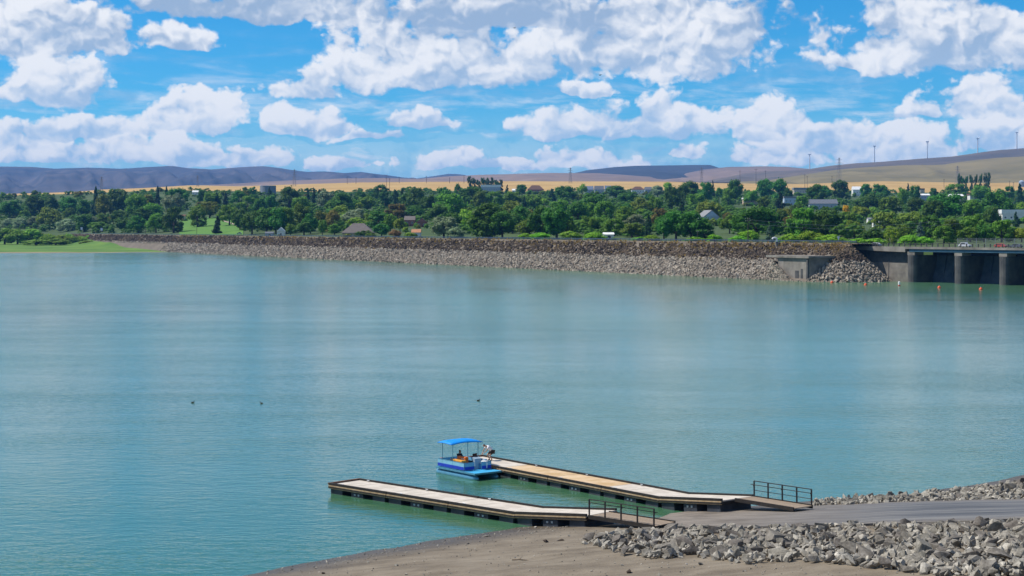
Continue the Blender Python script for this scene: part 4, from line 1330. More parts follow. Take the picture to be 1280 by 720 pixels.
house(331, 342, 289.5, 291.5, 296, 'slate', 'grey', 'gable', 'low slate-roofed outbuilding beside the white shed', 'shed', 5, cat='shed')
house(505, 519, 270, 275, 283, 'taupe', 'brick', 'gable', 'house with taupe gable roof uphill of the orange roof')
house(520, 534, 272.5, 278, 284, 'brown', 'brick', 'front', 'brown gable-fronted brick house among trees')
house(514, 526, 286.5, 290.5, 297, 'orange', 'white', 'gable', 'small house with orange roof and white walls behind the dam')
house(878, 901, 262.5, 271, 281, 'grey', 'pale_blue', 'front', 'tall pale blue gabled house among dark trees', depth=12, rz=0.35)
house(754, 768, 290.5, 293, 299.5, 'white', 'white', 'gable', 'low building with bright white roof behind the bushes', 'shed', 8, cat='shed')
house(601, 626, 231, 234, 241, 'white', 'grey', 'flat', 'long pale flat-roofed building below the poplar row', 'town_building', 14, cat='building')
house(659, 680, 231.5, 237, 241.5, 'brown', 'brick', 'hip', 'brown hip-roofed house on the skyline before the wheat', depth=14)
house(640, 648, 236, 238, 241.5, 'white', 'white', 'gable', 'tiny white house on the skyline left of the brown hip roof')
for i, (x0, x1, r) in enumerate(((731, 742, 'blue'), (743, 755, 'slate'), (756, 764, 'blue'))):
    house(x0, x1, 232.5 - 0.3 * i, 237, 242, r, 'grey', 'gable', ['blue-roofed house at the end of the hilltop row by the lime tree', 'slate-roofed house in the middle of the hilltop row', 'smaller blue-roofed house at the far end of the hilltop row'][i])
house(789, 806, 233, 237, 242, 'brown', 'white', 'hip', 'white hilltop house with brown hip roof', depth=12)
house(806, 815, 233.5, 237, 241.5, 'slate', 'grey', 'gable', 'grey hilltop house beside the white brown-roofed one')
house(929, 950, 247, 249, 256, 'white', 'tan', 'flat', 'flat white-roofed building above the big dark tree', 'town_building', 14, cat='building')
house(992, 1013, 234.5, 237, 243, 'grey', 'cream', 'flat', 'long grey flat-roofed warehouse on the upper edge of town', 'warehouse', 18, cat='warehouse')
house(980, 996, 245.5, 247.5, 256, 'grey', 'pale_blue', 'flat', 'pale blue flat building beside dark conifers', 'town_building', 12, cat='building')
house(1011, 1048, 249, 254.5, 262, 'slate', 'grey', 'gable', 'long slate-roofed hall with red mark in mid town', 'hall', 18, cat='hall')
house(1066, 1077, 233, 237, 245, 'white', 'white', 'gable', 'white gabled shed high in the town', 'shed', 12, cat='shed')
house(1150, 1156, 235.5, 237, 242, 'brown', 'cream', 'flat', 'small tan block at the edge of the wheat field', 'shed', 8, cat='shed')
house(1150, 1163, 242, 244, 251, 'white', 'grey', 'gable', 'white metal-roofed shed between dark trees', 'shed', 14, cat='shed')
house(1188, 1205, 242.5, 245, 252, 'white', 'tan', 'gable', 'long white-roofed building below the poplar clump', 'town_building', 14, cat='building')
house(1212, 1231, 242, 244, 252, 'brown', 'white', 'flat', 'long brown flat-topped building below the poplar clump', 'town_building', 14, cat='building')
house(1252, 1284, 262, 267, 278, 'white', 'white', 'flat', 'big white storage building at the right end of town', 'warehouse', 24, cat='warehouse')
house(1092, 1100, 277, 279, 284, 'white', 'white', 'gable', 'tiny white roof between olive green trees', 'shed', 6, cat='shed')
house(1085, 1091, 272, 273.5, 279, 'grey', 'white', 'gable', 'small grey-roofed cottage between olive green trees', 'house', 6)
house(1114, 1120, 289, 292, 304, 'white', 'cream', 'front', 'narrow cream house behind the bridge approach', 'house', 7)
house(226, 232, 268, 270, 275, 'brown', 'cream', 'gable', 'little cream house at the top of the lawn', 'house', 6)
house(240, 248, 238, 240, 244, 'white', 'white', 'gable', 'small white farmhouse at the foot of the wheat field', 'house', 8)
house(301, 306, 278, 281, 287, 'taupe', 'cream', 'gable', 'little cream cottage at the side of the lawn', 'house', 6)

def tank():
    p = land_pt(335, 243); s = p.y / F
    root = empty('water_tank', p)
    tag(root, 'squat grey cylindrical water tank before the wheat field', 'tank')
    r, h = 10 * s, 10.5 * s
    MB().lathe([(r, -2), (r, h)], n=28).build('shell', col('tank_grey', (0.20, 0.22, 0.25)), root)
    MB().lathe([(r * 1.02, h + 0.01), (r * 1.02, h + 0.5), (0.4, h + 1.0)], n=28).build('lid', col('tank_lid', (0.42, 0.45, 0.48)), root)
    p = land_pt(1277, 234); s = p.y / F
    root = empty('grain_silo', p)
    tag(root, 'blue-grey grain silo with conical roof at the field edge', 'silo')
    r, h = 3.4 * s, 7.0 * s
    MB().lathe([(r, -2), (r, h)], n=20).build('shell', col('silo_steel', (0.25, 0.33, 0.45)), root)
    MB().lathe([(r * 1.03, h + 0.01), (r * 0.4, h + 2.6), (0.3, h + 3.0)], n=20).build('cone_roof', col('silo_roof', (0.35, 0.42, 0.52)), root)
tank()

# lawn on the slope behind the dam
def lawn():
    M = mottled('mown_lawn', (0.060, 0.165, 0.014), (0.115, 0.23, 0.03), 0.05, 0.95)
    xs = np.linspace(224, 304, 24); ys = np.linspace(294.5, 272, 16)
    V = []
    for y in ys:
        for x in xs:
            q = land_pt(x, y + (fbm(x * 0.1, y * 0.1, 2) - 0.5) * 0.5); V.append((q.x, q.y, q.z + 0.45))
    tag(obj('lawn', np_mesh('lawn', np.array(V), grid_faces(len(ys), len(xs)), M, True)), kind='structure')
    Mp = mottled('gravel_path', (0.34, 0.27, 0.19), (0.46, 0.38, 0.28), 0.2, 0.95)
    V = []
    for i in range(12):
        x = 278 + 2.4 * i; y = 276 + 0.9 * i * (0.5 + i / 18)
        for dy in (0, 1.4):
            q = land_pt(x, y + dy); V.append((q.x, q.y, q.z + 0.75))
    tag(obj('path', np_mesh('path', np.array(V), grid_faces(12, 2), Mp)), kind='structure')
lawn()

# garden bushes that half hide the houses
def gardens():
    for i, (x0, x1, y0, yb) in enumerate(list(BOXES)):
        w = x1 - x0; hgt = (yb - y0)
        for k in range(2 if w < 18 else 3):
            x = x0 + w * (0.15 + 0.72 * (k + 0.3 * trng.random()) / (1 if w < 18 else 2)); q = trng.uniform(0.35, 0.62)
            wpx = max(5.0, min(w * 0.45, 14))
            tree_px(x, yb + 1.2 - hgt * q, yb + 1.6, wpx, trng.choice('DMMG'), 'bush', None, 'planted against ' + LANDNAME(x, yb))
def LANDNAME(x, yb): return min(LANDMARK, key=lambda l: (l[0] - x) ** 2 + (2.0 * (l[1] - yb)) ** 2)[2]
gardens()

# random trees that close the belt, kept off houses and lawn
def fill_trees(n):
    k = 0
    while k < n:
        x = trng.uniform(-70, 1350)
        y0 = 292 if x < 500 else 292 + (x - 500) * 0.012
        y1 = float(lut(Y1, x)) + 2.5
        yb = y1 + (y0 - y1) * trng.random() ** 1.4
        p = land_pt(x, yb); s = F / p.y
        h = trng.uniform(8, 15) * s; w = h * trng.uniform(0.75, 1.15)
        yt = yb - h
        if yt < float(lut(Y1, x)) - 6: continue
        if any(x + w / 2 > b[0] - 1 and x - w / 2 < b[1] + 1 and yb > b[3] and yt < b[3] - 1.5 for b in BOXES): continue
        if 222 < x < 300 and yb > 268: continue
        tree_px(x, yt, yb, w, trng.choice('DDMMMGGLDRO' if x < 1100 else 'DMMMMGLG'))
        k += 1
fill_trees(130)
# the unbroken scrub and hedge growth under and between the town's trees
def understory():
    rng = random.Random(8)
    VV, FF = [], []; base = 0
    protos = [(np.array(v)[:1800], f) for v, f in CROWN_V['bush']]
    thin = []
    for v, f in CROWN_V['bush']:
        keep = f[::4] if len(f) > 900 else f
        tri = f[f[:, 2] == f[:, 3]]; tri = tri[(np.arange(len(tri)) // 20) % 2 == 0]; quad = f[f[:, 2] != f[:, 3]][::8]
        fk = np.concatenate([tri, quad]); ids = np.unique(fk); mp = np.zeros(len(v), int); mp[ids] = np.arange(len(ids))
        thin.append((v[ids], mp[fk]))
    k = 0
    while k < 2500:
        x = rng.uniform(-300, 1540) if rng.random() < 0.4 else rng.uniform(-20, 1300)
        y0 = 292 if x < 500 else 292 + (x - 500) * 0.014
        y1 = float(lut(Y1, x)) + 1.0
        yb = y1 + (y0 - y1) * rng.random() ** 1.2
        p = land_pt(x, yb)
        h = rng.uniform(5.0, 11.0); w = h * rng.uniform(1.0, 1.7); s = F / p.y
        if any(x + w * s / 2 > b[0] - 1 and x - w * s / 2 < b[1] + 1 and yb > b[3] - 1 and yb - h * s < b[3] - 1 for b in BOXES): continue
        if 222 < x < 302 and yb > 268: continue
        v, f = rng.choice(thin); a = rng.uniform(0, 6.28); c, q = math.cos(a), math.sin(a)
        v = v * np.array([w, w, h]); v = np.stack([v[:, 0] * c - v[:, 1] * q, v[:, 0] * q + v[:, 1] * c, v[:, 2]], 1) + np.array(p[:])
        VV.append(v); FF.append(f + base); base += len(v); k += 1
    o = obj('understory', quad_tri_mesh('understory', np.concatenate(VV), np.concatenate(FF), M_under))
    tag(o, 'continuous low green scrub and hedges between the town trees', 'undergrowth', None, 'stuff')
M_under = leaf_material('scrub_leaf', (0.065, 0.140, 0.018))
understory()

# ------------------------------------------------------------------ poles, pylons, turbines, signs
M_pole = mottled('pole_timber', (0.055, 0.042, 0.034), (0.12, 0.095, 0.075), 1.0, 0.95)
M_lattice = paint('lattice_steel', (0.20, 0.21, 0.24), 0.6, 0.15, 0.3)
def power_pole(x, yt, yb, label, arms=1, group=None):
    p = land_pt(x, yb); h = H + (HOR - yt) * p.y / F - p.z
    r = max(0.16, 0.00011 * p.y)
    root = empty('utility_pole', p, trng.uniform(-0.5, 0.5))
    tag(root, label, 'pole', group)
    MB().tube((0, 0, -1), (0, 0, h), r * 1.2, 7, r * 0.85).build('shaft', M_pole, root)
    for i in range(arms): 
        a = MB().box((0, r + 0.1, h * (0.95 - 0.09 * i)), (h * 0.20, 0.16, r * 1.3)).build('crossarm', M_pole, root)
        for sx in (-1, 0, 1): MB().lathe([(0.10, 0), (0.14, 0.12), (0.06, 0.3)], (sx * h * 0.085, r + 0.1, h * (0.95 - 0.09 * i) + r * 0.6), 6).build('insulator', M_galv, a)
power_pole(935, 272, 304, 'wooden power pole with two crossarms right behind the dam', 2)
power_pole(872, 289, 303, 'short wooden pole among bushes behind the dam', 1)
power_pole(246, 272, 294, 'wooden pole on the lawn behind the dam', 1)
power_pole(182, 281, 293, 'wooden pole with crossarm at the foot of the dark trees', 1)
power_pole(649, 283, 299, 'wooden pole between dark trees and bright bushes', 1)
for x, yt, yb in ((434, 221, 230), (445, 222, 230), (483, 222, 236), (487, 223, 237), (499, 221, 229), (533, 220, 229), (562, 222, 229), (580, 219, 229),
                  (925, 213, 230), (945, 211, 231), (957, 213, 231), (1006, 218, 234), (1009, 220, 234), (1040, 220, 234), (1180, 224, 234), (1262, 226, 236), (1267, 228, 238)):
    power_pole(x, yt, max(yb, float(lut(Y2, x)) + 0.4), 'thin dark power pole standing in the dry fields below the hills', 1, 'power poles in the dry fields')
# the two lines running off the pole by the dam
def wires():
    a = land_pt(935, 304); h = H + (HOR - 272) * a.y / F
    b = land_pt(1110, 304)
    for i, f in enumerate((0.92, 0.78)):
        m = MB(); n = 16; pts = []
        for k in range(n + 1):
            t = k / n; q = a.lerp(Vector((b.x + 30, b.y - 20, b.z)), t); q.z = a.z + (h - a.z) * f - 3.0 * math.sin(math.pi * t)
            pts.append(q)
        m.path(pts, 0.05, 4)
        o = m.build('power_line', M_lattice)
        tag(o, ['upper', 'lower'][i] + ' wire strung from the two-armed power pole over the bushes', 'wire')
wires()
def pylon(x, yt, yb, label):
    p = land_pt(x, yb) if yb > float(lut(Y2, x)) else None
    if p is None: p = PD(x, float(lut(Y2, x)) + 0.3, D2 - 60)
    h = H + (HOR - yt) * p.y / F - p.z
    root = empty('transmission_tower', p, 0.4)
    tag(root, label, 'pylon')
    r = 0.00005 * p.y
    b = h * 0.085
    def leg_pt(sx, sy, f): 
        w = b * (1 - 0.80 * min(1, f / 0.75)); return Vector((sx * w, sy * w, h * f))
    for sx in (-1, 1):
        for sy in (-1, 1):
            MB().tube(leg_pt(sx, sy, -0.05), leg_pt(sx, sy, 1.0), r, 5).build('leg', M_lattice, root)
    m = MB()
    for k in range(6):
        f0, f1 = k / 6, (k + 1) / 6
        for s1, s2 in (((-1, -1), (1, -1)), ((1, -1), (1, 1)), ((1, 1), (-1, 1)), ((-1, 1), (-1, -1))):
            m.tube(leg_pt(*s1, f0), leg_pt(*s2, f1), r * 0.6, 4); m.tube(leg_pt(*s2, f0), leg_pt(*s1, f1), r * 0.6, 4)
    m.build('bracing', M_lattice, root)
    for f, w in ((0.68, 0.16), (0.80, 0.20), (0.92, 0.14)):
        m = MB(); m.tube((-h * w, 0, h * f), (0, 0, h * f + h * 0.025), r * 0.8, 5); m.tube((h * w, 0, h * f), (0, 0, h * f + h * 0.025), r * 0.8, 5); m.tube((-h * w, 0, h * f), (h * w, 0, h * f), r * 0.7, 5)
        m.build('crossarm', M_lattice, root)
pylon(127, 220.5, 240, 'lattice transmission tower just above the tall dark conifer')
pylon(247, 219, 233, 'lattice transmission tower on the wheat rise before the far range')
pylon(368, 211.5, 233, 'lattice transmission tower beyond the water tank')
pylon(713, 209.5, 229, 'lattice transmission tower against the brown hill')
pylon(877, 209, 231, 'lattice transmission tower at the end of the dark mesa')
pylon(1049, 197, 232, 'tallest lattice transmission tower against the olive hill')
pylon(1197, 207, 231, 'lattice transmission tower just behind the poplar clump')

M_turb = paint('turbine_white', (0.62, 0.65, 0.70), 0.5, 0.05)
def turbine(x, yhub, ybase, rot, yaw, label):
    d = 7800.0
    b = PD(x, ybase + 1.0, d); h = (ybase + 1.0 - yhub) * d / F
    root = empty('wind_turbine', b, yaw)
    tag(root, label, 'wind turbine', None)
    MB().tube((0, 0, -6), (0, 0, h), 3.0, 10, 1.9).build('tower', M_turb, root)
    MB().box((0, 1.0, h + 1.2), (4.0, 11.0, 4.2)).build('nacelle', M_turb, root)
    hub = MB().lathe([(2.0, 0), (2.0, 2.0), (0.6, 3.6)], (0, 0, 0), 10, Matrix.Translation((0, -4.6, h + 1.2)) @ Matrix.Rotation(R(90), 4, 'X')).build('hub', M_turb, root)
    for k in range(3):
        a = rot + k * 2 * math.pi / 3
        m = MB(); L = 0.44 * h; M = Matrix.Translation((0, -6.0, h + 1.2)) @ Matrix.Rotation(a, 4, 'Y')
        vs = [Vector(q) for q in ((-0.9, -0.5, 1), (0.9, -0.5, 1), (0.9, 0.5, 1), (-0.9, 0.5, 1), (-1.0, -0.35, L * 0.25), (2.2, -0.35, L * 0.25), (2.2, 0.35, L * 0.25), (-1.0, 0.35, L * 0.25), (-0.3, -0.12, L), (0.4, -0.12, L), (0.4, 0.12, L), (-0.3, 0.12, L))]
        m.add([M @ q for q in vs], [(3, 2, 1, 0), (0, 1, 5, 4), (1, 2, 6, 5), (2, 3, 7, 6), (3, 0, 4, 7), (4, 5, 9, 8), (5, 6, 10, 9), (6, 7, 11, 10), (7, 4, 8, 11), (8, 9, 10, 11)])
        m.build('blade', M_turb, root)
turbine(1012, 193.5, 212, 2.0, R(80), 'wind turbine at the low end of the ridge, alone in the saddle')
turbine(1093, 183, 203, 0.0, R(88), 'wind turbine with one blade straight up on the lower ridge')
turbine(1159, 177.5, 198, 1.05, R(85), 'wind turbine on the middle of the ridge line')
turbine(1222, 173.5, 192.5, 1.0, R(92), 'wind turbine just before the ridge steepens')
turbine(1271, 166, 187, 0.05, R(84), 'wind turbine on the highest part of the ridge')

def crest_sign(x, yt, yb, wpx, hpx, label, tri=False):
    t = 0
    # stands on the crest shoulder behind the rail
    q0 = DAM_B - DN * (SETB + 13); k = (x - 640) / F
    t = (k * q0.y - q0.x) / (DV.x - k * DV.y)
    p = dam_pt(t, SETB + 13, CREST_Z); s = p.y / F
    root = empty('road_sign', p); tag(root, label, 'sign')
    top = H + (HOR - yt) * s - p.z
    MB().tube((0, 0, -0.3), (0, 0, top - 0.05), 0.09, 6).build('post', M_galv, root)
    w, h = wpx * s, hpx * s
    if tri: m = MB().prism([(-w / 2, -0.12, top), (w / 2, -0.12, top), (0, -0.12, top - h)], (0, 1, 0), 0.05)
    else: m = MB().box((0, -0.12, top - h / 2), (w, 0.05, h))
    m.build('panel', col('sign_white', (0.75, 0.76, 0.78), 0.4), root)
crest_sign(1048, 295.5, 305, 3.6, 5.0, 'white triangular road sign at the bridge approach', True)
crest_sign(102, 284, 290, 2.6, 3.2, 'white square sign at the far end of the crest, farther from the lawn')
crest_sign(127, 285, 291, 2.8, 3.2, 'white square sign on the crest nearer the lawn')

# ------------------------------------------------------------------ cars
def make_car(loc, rz, paintc, label, van=False):
    root = empty('car', loc, rz); tag(root, label, 'car')
    pm = col('car_' + label.split()[0], paintc, 0.3)
    L, W = 4.5, 1.8
    prof = [(-2.25, 0.45), (-2.2, 0.85), (-1.2, 0.98), (2.0, 1.0), (2.25, 0.8), (2.25, 0.45), (1.9, 0.32), (-1.9, 0.32)]
    MB().prism([(x, -W / 2, z) for x, z in prof], (0, 1, 0), W).build('body', pm, root)
    top = 1.75 if van else 1.48
    cab = [(-1.15, 0.99), (-0.45, top), (1.15, top), (1.95, 1.01)]
    MB().prism([(x, -W / 2 + 0.14, z) for x, z in cab], (0, 1, 0), W - 0.28).build('cabin', pm, root)
    for y in (-W / 2 + 0.125, W / 2 - 0.135):
        MB().prism([(-0.85, y, 1.04), (-0.38, y, top - 0.1), (1.0, y, top - 0.1), (1.6, y, 1.04)], (0, 1, 0), 0.012).build('window', M_glass, root)
    wm = MB().lathe([(0.18, -0.11), (0.33, -0.11), (0.33, 0.11), (0.18, 0.11)], (0, 0, 0), 14, Matrix.Rotation(R(90), 4, 'X')).mesh('wheel', col('tyre', (0.02, 0.02, 0.02)))
    for x in (-1.4, 1.4):
        for y in (-0.82, 0.82):
            o = obj('wheel', wm, root); o.location = (x, y, 0.33)
    for y in (-0.62, 0.62): MB().box((-2.24, y, 0.72), (0.06, 0.36, 0.16)).build('headlight', col('lamp', (0.8, 0.8, 0.75), 0.2), root)
BRZ = math.atan2(BW.y, BW.x)
make_car(bp(-18.0, 2.2, DECK + 0.03), BRZ, (0.75, 0.75, 0.76), 'white car driving onto the bridge from the embankment')
make_car(bp(18.0, 7.5, DECK + 0.03), BRZ + math.pi, (0.62, 0.64, 0.66), 'silver car on the bridge road behind the wire fence start', True)
make_car(bp(33.0, 7.5, DECK + 0.03), BRZ + math.pi, (0.45, 0.06, 0.05), 'red car on the bridge road above the gates')
make_car(bp(43.0, 2.2, DECK + 0.03), BRZ, (0.10, 0.12, 0.16), 'dark car on the bridge road above the gates')
def lawn_car():
    p = land_pt(299, 293.5); p.z += 0.5
    make_car(p, 0.1, (0.42, 0.46, 0.52), 'grey van parked at the foot of the lawn', True)
lawn_car()

# ------------------------------------------------------------------ buoys and birds
def buoy(x, y, label):
    p = P(x, y); root = empty('buoy', p); tag(root, label, 'buoy', 'orange buoys off the spillway')
    b = MB().lathe([(0.05, -0.55), (0.38, -0.42), (0.56, -0.1), (0.60, 0.12), (0.50, 0.36), (0.30, 0.55), (0.12, 0.72)], n=14).build('float', M_buoy, root, True)
    MB().lathe([(0.13, 0.70), (0.13, 0.86), (0.05, 0.92)], n=8).build('eye', M_galv, root)
M_buoy = paint('buoy_orange', (0.62, 0.085, 0.02), 0.4)
for x, y in ((1040, 353.5), (1082, 356.5), (1174, 360), (1226, 362)): buoy(x, y, 'round orange buoy on the line in front of the dam')
def can_buoy():
    p = P(1124, 357.5); root = empty('marker_buoy', p); tag(root, 'upright white marker buoy with red band off the abutment wall', 'buoy')
    MB().lathe([(0.4, -0.8), (0.42, 0.35), (0.36, 0.4)], n=12).build('lower_body', col('buoy_red', (0.5, 0.08, 0.05), 0.4), root)
    MB().lathe([(0.36, 0.41), (0.36, 1.35), (0.2, 1.5)], n=12).build('upper_body', col('buoy_white', (0.75, 0.74, 0.72), 0.4), root)
can_buoy()
M_feather = mottled('dark_feather', (0.012, 0.011, 0.010), (0.04, 0.035, 0.03), 8.0, 0.6)
def swimmer(x, y, rz, label):
    p = P(x, y); root = empty('water_bird', p, rz); root.scale = (0.72, 0.72, 0.72); tag(root, label, 'bird')
    m = MB()
    # body, neck and head as one lofted tube
    pts = [((-0.26, 0, 0.10), 0.015), ((-0.20, 0, 0.09), 0.07), ((-0.05, 0, 0.05), 0.125), ((0.10, 0, 0.05), 0.11), ((0.18, 0, 0.12), 0.06), ((0.21, 0, 0.22), 0.04), ((0.24, 0, 0.29), 0.05), ((0.30, 0, 0.29), 0.03)]
    for (a, r1), (b, r2) in zip(pts[:-1], pts[1:]): m.tube(a, b, r1, 10, r2, False)
    m.build('body', M_feather, root, True)
    MB().tube((0.29, 0, 0.29), (0.38, 0, 0.275), 0.018, 6, 0.006).build('bill', col('bill', (0.30, 0.18, 0.05)), root)
swimmer(241, 503.5, 0.3, 'dark water bird afloat farthest from the docks')
swimmer(327, 504.5, 2.6, 'dark water bird afloat midway between its two companions')
swimmer(598, 501, 0.0, 'dark water bird swimming straight out from the moored boat')
def flyer(x, y, d, label):
    p = PD(x, y, d); root = empty('flying_bird', p, 0.7); tag(root, label, 'bird')
    m = MB(); pts = [((-0.22, 0, 0), 0.02), ((-0.1, 0, 0), 0.05), ((0.08, 0, 0), 0.055), ((0.2, 0, 0.02), 0.03), ((0.26, 0, 0.02), 0.012)]
    for (a, r1), (b, r2) in zip(pts[:-1], pts[1:]): m.tube(a, b, r1, 8, r2, False)
    m.build('body', M_feather, root, True)
    for s in (-1, 1):
        MB().prism([(0.08, s * 0.04, 0.02), (0.06, s * 0.25, 0.13), (-0.02, s * 0.5, 0.10), (-0.07, s * 0.25, 0.11), (-0.06, s * 0.04, 0.01)], (0, 0, 1), 0.012).build('wing', M_feather, root)
flyer(750, 94, 300, 'small dark bird in flight against blue sky under the clouds')
flyer(643, 35, 320, 'small dark bird in flight against the big white cloud')

# ------------------------------------------------------------------ docks
M_deck = mottled('dock_deck', (0.42, 0.36, 0.29), (0.64, 0.575, 0.49), 1.3, 0.85, 7.0)
M_deck_warm = mottled('worn_dock_deck', (0.46, 0.30, 0.14), (0.66, 0.50, 0.33), 0.9, 0.85, 7.0)
M_rubber = mottled('black_rail', (0.012, 0.010, 0.009), (0.035, 0.028, 0.022), 3.0, 0.7)
M_fascia = mottled('tan_fascia', (0.30, 0.20, 0.10), (0.48, 0.36, 0.22), 3.0, 0.8)
M_float = mottled('float_drum', (0.020, 0.024, 0.030), (0.055, 0.062, 0.075), 1.5, 0.6)
M_ironrail = paint('dark_handrail', (0.020, 0.017, 0.018), 0.5)
M_plank = mottled('gangway_plank', (0.20, 0.145, 0.10), (0.36, 0.28, 0.20), 2.0, 0.85)
M_bolt = paint('bolt_plate', (0.34, 0.36, 0.38), 0.4, 0.1, 0.5)
SL, SW, TOP = 6.1, 3.05, 0.65
_sec = {}
def section_meshes(warm):
    if warm not in _sec:
        L = SL - 0.07
        d = MB().box((SL / 2, SW / 2, TOP - 0.04), (L, SW - 0.34, 0.08)).mesh('dock_section', M_deck_warm if warm else M_deck)
        fr = MB(); fr.box((SL / 2, 0.12, TOP - 0.19), (L, 0.08, 0.20)); fr.box((SL / 2, SW - 0.12, TOP - 0.19), (L, 0.08, 0.20))
        _sec[warm] = [('', d),
            ('bull_rail', MB().box((SL / 2, 0.085, TOP + 0.055), (L, 0.17, 0.13)).mesh('bull_rail', M_rubber)),
            ('bull_rail', MB().box((SL / 2, SW - 0.085, TOP + 0.055), (L, 0.17, 0.13)).mesh('bull_rail', M_rubber)),
            ('fascia', MB().box((SL / 2, 0.02, TOP - 0.085), (L, 0.10, 0.075)).mesh('fascia', M_fascia)),
            ('fascia', MB().box((SL / 2, SW - 0.02, TOP - 0.085), (L, 0.10, 0.075)).mesh('fascia', M_fascia)),
            ('fender', MB().box((SL / 2, 0.0, TOP - 0.175), (L, 0.12, 0.09)).mesh('fender', M_rubber)),
            ('fender', MB().box((SL / 2, SW, TOP - 0.175), (L, 0.12, 0.09)).mesh('fender', M_rubber)),
            ('fascia', MB().box((SL / 2, 0.025, TOP - 0.255), (L, 0.08, 0.05)).mesh('fascia', M_fascia)),
            ('frame', MB().box((SL / 2, SW / 2, TOP - 0.20), (L, SW - 0.16, 0.22)).mesh('frame', M_rubber))]
        for x in (0.75, 2.95, 5.2):
            _sec[warm].append(('float', MB().box((x, SW / 2, 0.06), (1.25, SW - 0.25, 0.55)).mesh('float', M_float)))
        for x in (2.72, 3.12):
            _sec[warm].append(('bolt_plate', MB().box((x, 0.11, 0.17), (0.16, 0.03, 0.13)).mesh('bolt_plate', M_bolt)))
    return _sec[warm]
def build_dock(origin, e, n, warm, label, pitch):
    rz = math.atan2(e.y, e.x)
    root = empty('floating_dock', origin, rz)
    tag(root, label, 'dock', None)
    for k in range(n + 1):
        parts = section_meshes(k in warm)
        s = obj('dock_section', parts[0][1], root)
        s.location = (k * SL, 0, 0)
        if k == n:
            s.rotation_euler = (0, -pitch, 0)
            s.location = (k * SL, 0, 0.02)
        for nm, me in parts[1:]: obj(nm, me, s)
    MB().box((0.0, SW / 2, TOP + 0.055), (0.15, SW, 0.13)).build('end_rail', mottled('brown_end_rail', (0.10, 0.05, 0.03), (0.20, 0.11, 0.07), 3.0, 0.8), root)
    MB().box((0.02, SW / 2, TOP - 0.12), (0.10, SW - 0.1, 0.22)).build('end_fascia', M_rubber, root)
    return root
near_o = Vector((-13.18, 120.6, 0)); near_e = Vector((0.731, -0.683, 0)).normalized()
PITCH = math.asin(0.55 / SL)
build_dock(near_o, near_e, 3, (), 'pale floating dock nearest the beach, empty, without a boat', PITCH)
far_e = Vector((0.605, -0.797, 0)).normalized()
far_o = Vector((10.02, 114.3, 0)) - far_e * (4 * SL)
build_dock(far_o, far_e, 4, (1, 2), 'floating dock with the blue pontoon boat tied at its end', PITCH * 1.12)

def gangway(start, e, L, W, rise, rail_y, lower, label, inset):
    rz = math.atan2(e.y, e.x)
    root = empty('gangway', start, rz); root.rotation_euler = (0, -math.asin(rise / L), rz)
    tag(root, label, 'gangway')
    n = int(L / 0.26)
    pm = MB().box((0, W / 2, -0.03), (L / n - 0.015, W - 0.16, 0.05)).mesh('plank', M_plank)
    for i in range(n):
        o = obj('plank', pm, root); o.location = ((i + 0.5) * L / n, 0, 0)
    for y in (0.04, W - 0.04): MB().box((L / 2, y, -0.06), (L, 0.08, 0.24)).build('side_beam', M_rubber, root)
    for k in range(3): MB().box((L * (0.15 + 0.33 * k), W / 2, -0.12), (0.1, W - 0.18, 0.12)).build('cross_beam', M_rubber, root)
    ry = rail_y
    rail = MB().tube((0.06, ry, 1.03), (L - 0.06, ry, 1.03), 0.032, 8).build('top_rail', M_ironrail, root)
    for i in range(5):
        x = 0.06 + (L - 0.12) * i / 4
        MB().box((x, ry, 0.50), (0.075, 0.075, 1.06)).build('post', M_ironrail, root)
    s = 1 if rail_y < W / 2 else -1
    h = MB().tube((-0.12, ry + 0.14 * s, 0.80), (L + 0.1, ry + 0.14 * s, 0.80), 0.024, 8).build('hand_rail', M_ironrail, root)
    for i in (0, 2, 4):
        x = 0.06 + (L - 0.12) * i / 4
        MB().tube((x, ry, 0.66), (x, ry + 0.14 * s, 0.79), 0.02, 6).build('bracket', M_ironrail, h)
    for z in lower: MB().tube((0.06, ry, z), (L - 0.06, ry, z), 0.022, 8).build('mid_rail', M_ironrail, root)
    return root
c = near_o + near_e * (4 * SL * 0.999); z1 = TOP + 0.55 + 0.02
e2 = Vector((-near_e.y, near_e.x, 0)); e2 = e2 if e2.y > 0 else -e2
st = c + e2 * 0.1; en = st + near_e * 5.2
gz = sz(en.x, en.y)
gangway(Vector((st.x, st.y, z1)), near_e, 5.2, 2.1, gz + 0.16 - z1, 0.06, (), 'gangway of the near dock with handrail on its beach side', 0)
c = far_o + far_e * (5 * SL * 0.999); z1 = TOP + 0.616 + 0.02
f2 = Vector((-far_e.y, far_e.x, 0)); f2 = f2 if f2.y > 0 else -f2
st = c + f2 * 1.15; en = st + far_e * 5.2
gz = sz(en.x, en.y)
gangway(Vector((st.x, st.y, z1)), far_e, 5.2, 1.8, gz + 0.3 - z1, 1.74, (0.42,), 'gangway of the boat dock with three-rail handrail on its lake side', 1)

